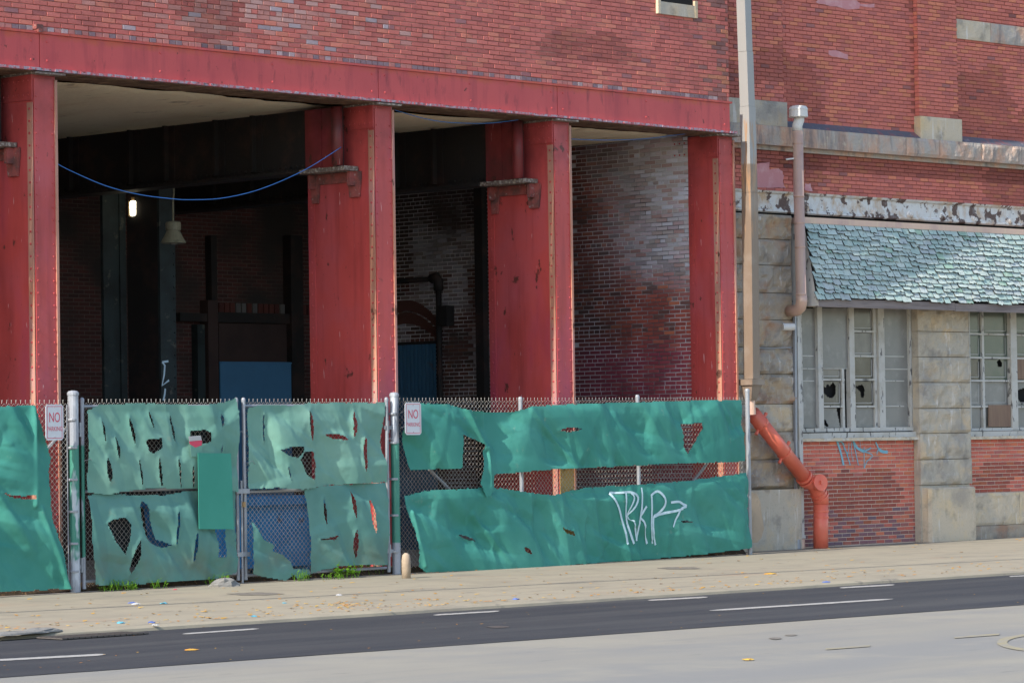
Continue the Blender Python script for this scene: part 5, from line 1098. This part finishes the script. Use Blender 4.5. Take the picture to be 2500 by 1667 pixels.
def pane_lines(parent, x0, y0, x1, y1, off=14):
    mb = MB(); a = W_(x0+off, y1-off); b = W_(x1-off, y0+off); e = .005; y = WT+.006
    for (p, q, r_, s_) in ((a[0], b[0], a[2], a[2]+e*2), (b[0]-e*2.4, b[0], a[2], b[2])): mb.add([(p, y, r_), (q, y, r_), (q, y, s_), (p, y, s_)], [(0, 1, 2, 3)])
    TR.part('leading_line', mb, M['paleline'], parent)
mb = MB(); a = W_(822, 1380); b = W_(1625, 540); mb.box(a[0], b[0], WT+.1, WT+.12, a[2]-.05, b[2]); w1 = TR.part('window', mb, M['black'])
mb.v.clear()
for (x0, x1, m_, th) in ((826, 836, 'whitewood', .05), (938, 970, 'whitewood', .06), (1150, 1184, 'whitewood', .06), (1346, 1386, 'whitewood', .06), (1556, 1584, 'whitewood', .05)): wbar(w1, x0, 540, x1, 1362, th, m_, 'mullion')
wbar(w1, 1586, 545, 1622, 1385, .10, 'badwood', 'jamb')
wbar(w1, 826, 532, 1600, 556, .055, 'creamwood', 'head_rail'); wbar(w1, 826, 1358, 1590, 1384, .065, 'whitewood', 'bottom_rail')
# column A and D sheets, B sheet above
pane(TR, w1, rect(838, 558, 938, 958), [], M['plexi'], WT+.0); pane(TR, w1, rect(840, 966, 940, 1358), [], M['plexi'], WT+.002)
pane(TR, w1, rect(968, 556, 1150, 958), [], M['plexi'], WT-.02); pane(TR, w1, rect(1386, 560, 1556, 962), [], M['plexi'], WT+.0); pane(TR, w1, rect(1388, 968, 1558, 1358), [], M['plexi'], WT+.002)
for (x0, x1, y) in ((838, 940, 962), (968, 1150, 961), (1386, 1560, 965), (838, 920, 876), (1388, 1530, 880), (838, 925, 1044), (1390, 1530, 1044), (1392, 1530, 1214)): wbar(w1, x0, y-3, x1, y+4, .012, 'whitewood', 'sheet_edge')
for (x0, x1) in ((1112, 1128), (1326, 1344)): wbar(w1, x0, 560 if x0 > 1200 else 966, x1, 1358, .02, 'whitewood', 'sash_stile')
Bh = [[(985, 1075), (1012, 1088), (1020, 1062), (1036, 1078), (1060, 1052), (1078, 1078), (1076, 1130), (1055, 1160), (1020, 1152), (992, 1115)]]
Ch = [[(1205, 1085), (1240, 1072), (1256, 1068), (1272, 1100), (1266, 1160), (1246, 1152), (1242, 1116)], [(1186, 1156), (1206, 1164), (1196, 1186), (1186, 1188)]]
Bl = [[(990, 1298), (1010, 1308), (1032, 1352), (1002, 1346)], [(1082, 1226), (1112, 1226), (1114, 1358), (1108, 1358)]]
for (x0, y0, x1, y1, hs, m_) in ((980, 966, 1112, 1028, [], 'glass'), (982, 1046, 1114, 1210, Bh, 'glass'), (986, 1224, 1116, 1356, Bl, 'plexi'),
        (1184, 560, 1326, 704, [], 'glass'), (1184, 722, 1328, 874, [], 'glass'), (1186, 884, 1330, 1028, [], 'glass'), (1188, 1046, 1334, 1208, Ch, 'glass'), (1192, 1224, 1338, 1356, [], 'plexi')):
    p = pane(TR, w1, rect(x0, y0, x1, y1), [[W_(*q) for q in h] for h in hs], M[m_], WT+.012)
    if m_ == 'glass': pane_lines(w1, x0, y0, x1, y1)
for (x0, x1, ys) in ((972, 1126, (1037, 1217)), (1184, 1340, (713, 879, 1037, 1216))):
    for y in ys: wbar(w1, x0, y-6, x1, y+6, .03, 'whitewood', 'sash_bar')
# sill of window 1
sa, sb = W_(836, 1400, .1), W_(1630, 1440, .1)
mb = MB(); mb.box(sa[0], sb[0], -.06, WT+.02, sb[2]+.055, sa[2]+.01); TR.part('sill', mb, M['whitewood'], w1)
mb = MB(); mb.box(sa[0], sb[0]+.02, -.10, WT, sb[2]+.002, sb[2]+.054); TR.part('sill_moulding', mb, M['creamwood'], w1)
# window 2
mb = MB(); a = W_(1958, 1376); b = W_(2338, 566); mb.box(a[0], xw, WT+.1, WT+.12, a[2]-.05, b[2]); w2 = TR.part('window', mb, M['black'])
wbar(w2, 1955, 566, 1962, 1376, .06, 'whitewood', 'jamb'); wbar(w2, 2050, 570, 2064, 1360, .03, 'whitewood', 'mullion'); wbar(w2, 2232, 570, 2272, 1370, .07, 'whitewood', 'mullion')
for (x0, x1, ys) in ((1962, 2240, (732, 890, 1044, 1216)), (2262, 2420, (738, 894, 1046, 1218))):
    for y in ys: wbar(w2, x0, y-6, x1, y+6, .035, 'whitewood', 'sash_bar')
wbar(w2, 1962, 1358, 2420, 1378, .06, 'whitewood', 'bottom_rail')
hole2 = {(1, 2): [[(2160, 915), (2176, 898), (2195, 925), (2192, 948), (2168, 952)]], (2, 3): [[(2284, 1090), (2300, 1105), (2345, 1090), (2400, 1100), (2400, 1140), (2325, 1205), (2300, 1160)]]}
rows = [(574, 724), (740, 884), (898, 1036), (1052, 1208), (1224, 1358)]
for ci, (x0, x1) in enumerate(((1962, 2050), (2064, 2230), (2272, 2420))):
    for ri, (y0, y1) in enumerate(rows):
        m_ = 'glass_g' if (ri < 2 or (ci == 1 and ri == 2)) else ('plexi' if ri > 2 else 'glass')
        pane(TR, w2, rect(x0, y0, x1, y1), [[W_(*q) for q in h] for h in hole2.get((ci, ri), [])], M[m_], WT+.012)
        if ri < 4 and ci < 3: pane_lines(w2, x0, y0, x1, y1, 16)
for x0 in (2420, 2612, 2804):
    wbar(w2, x0, 570, x0+34, 1370, .07, 'whitewood', 'mullion')
    for (y0, y1) in rows: pane(TR, w2, rect(x0+34, y0, x0+192, y1), [], M['glass_c'], WT+.012)
    for y in (732, 890, 1044, 1216): wbar(w2, x0+34, y-6, x0+192, y+6, .035, 'whitewood', 'sash_bar')
wbar(w2, 2420, 1358, 2996, 1378, .06, 'whitewood', 'bottom_rail')
q = rect(2106, 1205, 2252, 1352, .0); mb = MB(); mb.prism([(p[0], p[2]) for p in q], WT-.05, WT-.03); TR.part('plywood_patch', mb, M['board'], w2)
q = rect(2280, 882, 2420, 1032, .0); mb = MB(); mb.prism([(p[0], p[2]) for p in q], WT-.03, WT-.01); TR.part('plywood_patch', mb, M['board'], w2)
q = rect(1972, 1142, 1994, 1168, -.03); mb = MB(); mb.prism([(p[0], p[2]) for p in q], WT+.002, WT+.006); TR.part('sticker', mb, M['sign'], w2)
sa, sb = W_(1972, 1388, .1), W_(2338, 1432, .1)
mb = MB(); mb.box(sa[0], xw, -.06, WT+.02, sb[2]+.055, sa[2]+.01); TR.part('sill', mb, M['whitewood'], w2)
mb = MB(); mb.box(sa[0]-.02, xw, -.10, WT, sb[2]+.002, sb[2]+.054); TR.part('sill_moulding', mb, M['creamwood'], w2)
# ------------------------------------------------------------------ pipes and small things on the right building
def pipe_pts(fr, pts): return [fr.at(u, v, t) for (u, v, t) in pts]
TV = Thing('vent_pipe', 'brown vent pipe with white cap rising past the end of the shingle roof', 'pipe', R, R.at(*zE(845, 590), .5))
mb = MB(); VT = .5
seg = [(816, 880), (820, 965), (826, 1325), (831, 1500)]; r_ = .085
pts = [R.at(*z3(*p), VT) for p in seg]+[R.at(*zE(*p), VT) for p in ((834, 150), (842, 470))]
for k in range(len(pts)-1):
    mb = MB(); d = Vector(pts[k+1])-Vector(pts[k]); mb.tube([pts[k], tuple(Vector(pts[k])+d*.97), tuple(Vector(pts[k])+d*.972), pts[k+1]], [r_, r_, r_*1.07, r_*1.07], 16); TV.part('pipe_length', mb, M['vent'], smooth=True)
e0 = R.at(*zE(843, 470), VT); mb = MB(); mb.tube([e0, (e0[0]+.005, e0[1], e0[2]-.10), (e0[0]+.02, e0[1]+.04, e0[2]-.19), (e0[0]+.05, e0[1]+.13, e0[2]-.235), (e0[0]+.06, e0[1]+.32, e0[2]-.24)], r_*1.1, 16); TV.part('bottom_elbow', mb, M['vent'], smooth=True)
n0 = R.at(*z3(816, 882), VT); n1_ = R.at(*z3(828, 795), VT); mb = MB(); mb.tube([n0, (n0[0]+.0, n0[1], n0[2]+.09), (n1_[0], n1_[1], n1_[2]-.03), (n1_[0], n1_[1], n1_[2]+.06)], .083, 16); TV.part('neck', mb, M['cap'], smooth=True)
c = R.at(*z3(823, 790), VT); zt = R.at(*z3(823, 712), VT)[2]; mb = MB(); mb.lathe((c[0], c[1], 0), [(.145, c[2]), (.155, c[2]+.01), (.15, zt-.07), (.158, zt-.065), (.155, zt-.05), (.13, zt-.01), (.06, zt+.005)], 20); TV.part('cap', mb, M['cap'])
q = R.at(*z3(790, 1066), VT); mb = MB(); mb.tube([(q[0], q[1], q[2]), (q[0]-.16, q[1]+.02, q[2]-.02)], .014, 6); TV.part('strap', mb, M['cap'])
# box downspout at the corner of the warehouse
DT = .10
TDs = Thing('downspout', 'tall square metal downspout, bare above and brown below, at the warehouse corner', 'downspout', L, (40.2, -DT, 2.3))
def dsp(zt_, zb__, w, m, nm):
    xt = L.at(*zt_, DT); xb = L.at(*zb__, DT); mb = MB(); vs = []
    for p in (xb, xt): vs += [(p[0], -DT-w*.55, p[2]), (p[0]+w, -DT-w*.55, p[2]), (p[0]+w, -DT+w*.55, p[2]), (p[0], -DT+w*.55, p[2])]
    mb.add(vs, [(0, 1, 5, 4), (1, 2, 6, 5), (2, 3, 7, 6), (3, 0, 4, 7), (4, 5, 6, 7), (3, 2, 1, 0)]); return TDs.part(nm, mb, M[m])
dsp((1795.5, -400), (1812, 126), .155, 'downspout', 'upper_length'); dsp((1812.5, 126.5), (1817, 260), .16, 'downspout', 'middle_length'); dsp((1817, 260.5), (1822, 470), .168, 'downspout', 'patched_length'); dsp((1822, 470.5), (1827, 925), .172, 'downspout', 'lower_length')
p = L.at(1823, 926, DT); mb = MB(); mb.box(p[0]-.06, p[0]+.25, -DT-.16, -DT+.14, p[2]-.09, p[2]); TDs.part('boot_collar', mb, M['downspout'])
p2 = L.at(1823, 944, DT); mb = MB(); za, zb2 = p[2]-.091, p[2]-.33
vs = [(p[0]-.03, -DT-.13, za), (p[0]+.22, -DT-.13, za), (p[0]+.22, -DT+.1, za), (p[0]-.03, -DT+.1, za), (p[0]+.03, -DT-.06, zb2), (p[0]+.16, -DT-.06, zb2), (p[0]+.16, -DT+.06, zb2), (p[0]+.03, -DT+.06, zb2)]
mb.add(vs, [(4, 5, 1, 0), (5, 6, 2, 1), (6, 7, 3, 2), (7, 4, 0, 3)]); TDs.part('boot', mb, M['downspout'])
mb = MB(); mb.tube([(p[0]+.10, -DT, zb2+.03), (p[0]+.12, -DT+.0, zb2-.22)], .06, 12); TDs.part('outlet', mb, M['vent'])
# red drain pipe
def zP(x, y): return (1780+x/3.92, 960+y/3.92)
T0, Tm = .50, .36
TRp = Thing('drain_pipe', 'thick red drain pipe slanting down past the granite pier to the pavement', 'pipe', R, R.at(*zP(878, 1470), Tm))
a = R.at(*zP(225, 190), T0); b = R.at(*zP(725, 810), Tm); A_, B_ = Vector(a), Vector(b)
mb = MB(); mb.tube([a, b], .118, 20); TRp.part('slanted_pipe', mb, M['redpipe'], smooth=True)
for f in (.16, .60):
    q = A_.lerp(B_, f); d = (B_-A_).normalized(); mb = MB(); mb.tube([q-d*.02, q+d*.02], .127, 20); cl = TRp.part('clamp', mb, M['redpipe'])
    s_ = d.cross(Vector((0, 1, 0))).normalized()
    for sg in (-1, 1):
        mb = MB(); mb.tube([q+s_*.11*sg, q+s_*.21*sg], [.02, .03], 8); TRp.part('clamp_bolt', mb, M['redpipe'], cl)
d = (B_-A_).normalized()
for off in (-.03, .05):
    mb = MB(); mb.tube([B_+d*(off-.018), B_+d*(off+.018)], [.14, .14], 20); TRp.part('coupling_ring', mb, M['redpipe'])
h = Vector(R.at(*zP(810, 862), Tm)); t_ = Vector(R.at(*zP(878, 1000), Tm)); gnd = Vector((R.at(*zP(877, 1470), Tm)[0], -Tm, 0.0))
mb = MB(); mb.tube([B_+d*.06, h, t_.lerp(h, .35), t_, t_+Vector((0, 0, -.1))], .128, 20); TRp.part('elbow', mb, M['redpipe'], smooth=True)
mb = MB(); fwd = Vector((-.25, -1, .1)).normalized(); mb.tube([h, h+fwd*.17, h+fwd*.171, h+fwd*.2], [.12, .12, .135, .135], 20); co = TRp.part('cleanout', mb, M['redpipe'])
mb = MB(); q = h+fwd*.2; mb.box(q.x-.028, q.x+.028, q.y-.03, q.y+.0, q.z-.028, q.z+.028); TRp.part('cleanout_plug', mb, M['redpipe'], co)
v2 = t_.lerp(h, .30); dd = (t_-h).normalized()
for off in (.0, .07): mb = MB(); mb.tube([v2+dd*(off-.016), v2+dd*(off+.016)], .142, 20); TRp.part('coupling_ring', mb, M['redpipe'])
mb = MB(); mb.tube([t_+Vector((0, 0, -.09)), gnd+Vector((0, 0, -.02))], .121, 20); TRp.part('vertical_pipe', mb, M['redpipe'], smooth=True)
for off in (.20, .30): mb = MB(); mb.tube([t_+Vector((0, 0, -off)), t_+Vector((0, 0, -off-.03))], .129, 20); TRp.part('coupling_ring', mb, M['redpipe'])
# white conduit beside the window, grey pipe beside it
def vpipe(name, lab, top, bot, t, w, m, cat):
    a = R.at(*zE(*top), t); T_ = Thing(name, lab, cat, R, (a[0], -t, .25)); b = R.at(*zG(*bot), t)
    mb = MB(); vs = []
    for q in (b, a): vs += [(q[0]-w, -t-w, q[2]), (q[0]+w, -t-w, q[2]), (q[0]+w, -t+w, q[2]), (q[0]-w, -t+w, q[2])]
    mb.add(vs, [(0, 1, 5, 4), (1, 2, 6, 5), (2, 3, 7, 6), (3, 0, 4, 7), (4, 5, 6, 7)]); T_.part('trunking', mb, M[m])
    mb = MB(); mb.box(b[0]-w*1.3, b[0]+w*1.3, -t-w*1.3, -t+w*1.3, b[2]-.0, b[2]+.05); T_.part('end_cap', mb, M[m])
    mb = MB(); mb.lathe((b[0], -t, 0), [(.07, 0), (.075, .01), (.07, b[2]-.01), (.04, b[2])], 12); T_.part('foot', mb, M['vent'] if m == 'whitewood' else M['galv']); return T_
vpipe('wall_trunking', 'white flaking trunking running down left of the first window', (812, 520), (838, 596), .17, .045, 'whitewood', 'trunking')
vpipe('conduit', 'thin grey conduit between the granite pier and the white trunking', (797, 560), (808, 600), .20, .022, 'galv', 'conduit')
# security camera
c = R.at(*zE(738, 690), .24)
TC = Thing('security_camera', 'small white security camera on the granite pier', 'camera', R, (c[0], -.15, c[2]))
mb = MB(); mb.box(c[0]-.10, c[0]-.02, -.17, -.1, c[2]-.09, c[2]+.09); TC.part('mount', mb, M['whiteplastic'])
mb = MB(); mb.tube([(c[0]-.06, -.22, c[2]+.02), (c[0]+.13, -.30, c[2]+.02)], .06, 14); TC.part('housing', mb, M['whiteplastic'], smooth=False)
mb = MB(); mb.tube([(c[0]-.06, -.14, c[2]), (c[0]-.02, -.24, c[2])], .03, 8); TC.part('arm', mb, M['whiteplastic'])
mb = MB(); mb.tube([(c[0]+.13, -.30, c[2]+.02), (c[0]+.135, -.302, c[2]+.02)], .045, 12); TC.part('lens', mb, M['black'])
a = [R.at(*zE(*p), .17) for p in ((520, 822), (640, 826), (775, 820))]
mb = MB(); mb.tube(a, .011, 6); single('wall_cable', mb, M['galv'], 'thin grey cable stretched across the granite corner pier', 'cable', R, a[0])
# cream slab added in the shape of a sun patch behind the end post
pl = [R.at(*zP(*p), .92) for p in ((196, 940), (250, 962), (290, 1030), (300, 1130), (326, 1290), (300, 1380), (262, 1425), (212, 1430))]
n_ = len(pl); mb = MB(); mb.prism([(p[0], p[2]) for p in pl], -.94, -.86); single('sun_patch_slab', mb, M['concrete_l'], 'added cream slab painting the sun patch between the end post and the pier base', 'slab', R, (pl[-1][0], -.92, pl[-1][2]))
# bollard stub, rocks
b = L.ground(992, 1411); mb = MB(); h_ = .34; mb.lathe((b[0], b[1], 0), [(.06, 0), (.062, h_-.1), (.05, h_-.03), (.02, h_)], 14); single('stone_bollard', mb, M['concrete_l'], 'short round-topped cream stone beside the right gate post', 'bollard', L, b, smooth=True)
def rock(u, v, sx, sy, sz, sd_, lab, m='rock'):
    b = L.ground(u, v); rng = random.Random(sd_); nn = noise2(sd_); mb = MB(); n = 12; rows_ = 6
    for j in range(rows_+1):
        f = j/rows_*math.pi/2
        for i in range(n):
            a = 2*math.pi*i/n; k = .75+.5*float(nn(3+2*math.cos(a), 3+2*math.sin(a)+j*.5)); mb.v.append((b[0]+sx*k*math.cos(a)*math.cos(f), b[1]+sy*k*math.sin(a)*math.cos(f), sz*k*math.sin(f)))
    for j in range(rows_):
        for i in range(n): mb.f.append((j*n+i, j*n+(i+1) % n, (j+1)*n+(i+1) % n, (j+1)*n+i))
    single('rock', mb, M[m], lab, 'rock', L, b)
rock(548, 1431, .22, .14, .11, 3, 'grey rock at the foot of the left gate leaf')
rock(30, 1549, .42, .08, .035, 4, 'broken pale kerb lump at the lower left edge', 'rock'); rock(95, 1543, .28, .08, .045, 9, 'crumbled concrete lump beside the broken kerb')
# weeds along the fence foot
def weed(u, v, w, h, n, sd_, lab, broad=False):
    b = L.ground(u, v); rng = random.Random(sd_); T_ = Thing('weed', lab, 'weed', L, b, 'weeds at the foot of the gates'); mb = MB(); st = MB()
    for k in range(n):
        x = b[0]+rng.uniform(-w, w); y = b[1]+rng.uniform(-.08, .08); hh = h*rng.uniform(.5, 1.1); an = rng.uniform(0, 6.28); le = rng.uniform(.5, 1)*h*.8
        top = Vector((x+math.cos(an)*le*.6, y+math.sin(an)*le*.4, hh)); st.tube([(x, y, 0), tuple(top)], .003, 4)
        for q in range(3 if broad else 4):
            p = Vector((x, y, 0)).lerp(top, .35+.2*q); a2 = rng.uniform(0, 6.28); L_ = (.09 if broad else .07)*rng.uniform(.7, 1.3); W2 = L_*(.75 if broad else .22)
            dr = Vector((math.cos(a2), math.sin(a2), rng.uniform(-.1, .6))).normalized(); sd2 = dr.cross(Vector((0, 0, 1))).normalized()
            mb.add([tuple(p), tuple(p+dr*L_*.5+sd2*W2*.5), tuple(p+dr*L_), tuple(p+dr*L_*.5-sd2*W2*.5)], [(0, 1, 2, 3)])
    T_.part('leaves', mb, M['weed'], kind='stuff'); T_.part('stems', st, M['weed'], kind='stuff')
for (u, v, w, h, n, lab, br) in ((290, 1441, .28, .13, 34, 'bright weed clump below the left end of the left gate leaf', False), (383, 1436, .12, .12, 12, 'small weed tuft below the middle of the left gate leaf', False), (326, 1439, .08, .08, 7, 'tiny weed tuft between two larger ones under the left gate', False),
        (518, 1428, .06, .14, 8, 'weed tuft left of the grey rock', False), (548, 1429, .05, .16, 9, 'weed tuft growing over the grey rock', False), (736, 1417, .13, .13, 14, 'weed tuft under the left end of the right gate leaf', False), (812, 1414, .16, .08, 12, 'low weeds under the middle of the right gate leaf', False),
        (852, 1410, .2, .22, 16, 'broad-leaved weed under the right gate leaf', True), (905, 1404, .22, .30, 18, 'tall broad-leaved weed by the right gate post', True), (885, 1398, .3, .34, 16, 'broad weed behind the right gate bottom rail', True)): weed(u, v, w, h, n, int(u), lab, br)
# dry leaves and litter
lf = MB(); rng = random.Random(17)
def leaf(p, s_, rng):
    a = rng.uniform(0, 6.28); c_, s2 = math.cos(a), math.sin(a); vs = []
    for (i, j, k) in ((-1, 0, 0), (-.3, .55, .35), (.5, .45, .2), (1, 0, .45), (.4, -.5, .3), (-.4, -.5, .15)): vs.append((p[0]+(i*c_-j*s2)*s_, p[1]+(i*s2+j*c_)*s_, p[2]+k*s_*.6+.003))
    lf.add(vs, [(0, 1, 2, 3, 4, 5)])
for k in range(520):
    u = rng.uniform(0, 2500); f = rng.random(); edge = rng.random() < .55
    top = 1462-.0612*u if u < 1830 else 1330-.045*(u-2013); bot = 1546-.0632*u
    v = bot-rng.random()**2*22 if edge else top+(bot-top)*f
    leaf(G.ground(u, v, 0), rng.uniform(.015, .045), rng)
for k in range(260):                                       # drift along the fence foot
    u = rng.uniform(980, 1830); leaf(G.ground(u, 1466-.0612*u-rng.uniform(2, 12), 0), rng.uniform(.012, .03), rng)
for k in range(60):
    u = rng.uniform(0, 2500); v = rng.uniform(1562-.064*u, 1652-.071*u); leaf(G.ground(u, v, ZR), rng.uniform(.008, .02), rng)
for k in range(70): leaf(G.ground(rng.gauss(860, 40), rng.gauss(1478, 5), 0), rng.uniform(.015, .035), rng)
single('fallen_leaves', lf, M['leaf'], 'dry orange leaves scattered over the pavement', 'leaves', G, kind='stuff')
def scrap(u, v, s_, m, lab, sd_, nm='litter', z=0.0, flat=.45):
    b = G.ground(u, v, z); rng = random.Random(sd_); mb = MB(); n = 9
    for j in range(3):
        for i in range(n):
            a = 2*math.pi*i/n; r_ = s_*(1.0, .8, .35)[j]*rng.uniform(.65, 1.25); mb.v.append((b[0]+r_*math.cos(a)*1.5, b[1]+r_*math.sin(a), z+.002+s_*flat*(0, .55, 1)[j]*rng.uniform(.6, 1.2)))
    for j in range(2):
        for i in range(n): mb.f.append((j*n+i, j*n+(i+1) % n, (j+1)*n+(i+1) % n, (j+1)*n+i))
    mb.f.append(tuple(2*n+i for i in range(n))); single(nm, mb, M[m], lab, 'litter', G, b, 'litter on the pavement')
for i, (u, v, s_, m, lab) in enumerate(((322, 1472, .045, 'litternavy', 'blue wrapper on the shadow line left of the cups'), (332, 1475, .055, 'litterwhite', 'pale torn wrapper beside the blue one on the shadow line'), (400, 1473, .05, 'litterblue', 'light blue crushed cup on the shadow line'), (294, 1521, .055, 'litterblue', 'light blue crushed cup near the kerb'), (370, 1520, .05, 'litternavy', 'dark blue scrap near the kerb right of the cup'), (378, 1526, .04, 'litterwhite', 'white scrap touching the dark blue one near the kerb'),
        (694, 1472, .03, 'litterblue', 'tiny blue bottle cap before the right gate leaf'), (620, 1505, .04, 'litterblue', 'flat pale blue scrap near the kerb before the right gate'), (428, 1439, .03, 'signred', 'small red scrap at the foot of the left gate'), (828, 1453, .05, 'litterwhite', 'white paper scrap among leaves before the right gate'), (1260, 1463, .05, 'litternavy', 'thin blue straw wrapper before the right fence panel'), (2017, 1421, .05, 'litternavy', 'blue wrapper by the kerb near the dashes'),
        (1980, 1331, .08, 'litternavy', 'crushed blue can behind the red pipe foot'), (1906, 1338, .07, 'weed', 'yellow green bottle lying at the pier base'), (2023, 1330, .035, 'iron', 'small black lump right of the red pipe foot'), (1470, 1370, .05, 'litterwhite', 'white scrap under the lower right screen'))): scrap(u, v, s_*.75, m, lab, 40+i)
for i, (u, v, s_, lab) in enumerate(((1881, 1401, .07, 'large orange leaf on the pavement right of the fence end'), (1827, 1610, .05, 'orange brown leaf lying on the pale road'), (468, 1586, .05, 'thin tan twig lying on the dark asphalt'))):
    scrap(u, v, s_, 'leaf', lab, 70+i, 'dry_leaf', 0 if i == 0 else ZR+.002, .25)
# overhead service cable: its shadow falls along the pavement
sa_, sb_ = G.ground(-200, 1506, 0), G.ground(1700, 1406, 0); kx = 8.6/math.tan(SUN_EL)
mb = MB(); pts = []
dr = np.array([sb_[0]-sa_[0], sb_[1]-sa_[1]]); dr /= np.linalg.norm(dr); sunl = np.array([sd.x, sd.y])/math.hypot(sd.x, sd.y); ca, sa2 = math.cos(-G.a), math.sin(-G.a); sg_ = np.array([sunl[0]*ca-sunl[1]*sa2, sunl[0]*sa2+sunl[1]*ca])
for f in np.linspace(-16, 34, 26):
    g_ = np.array([sa_[0], sa_[1]])+dr*f-sg_*kx; pts.append((g_[0], g_[1], 8.6))
mb.tube(pts, .06, 8); single('overhead_cable', mb, M['iron'], 'black overhead service cable strung high above the pavement', 'cable', G, pts[0])
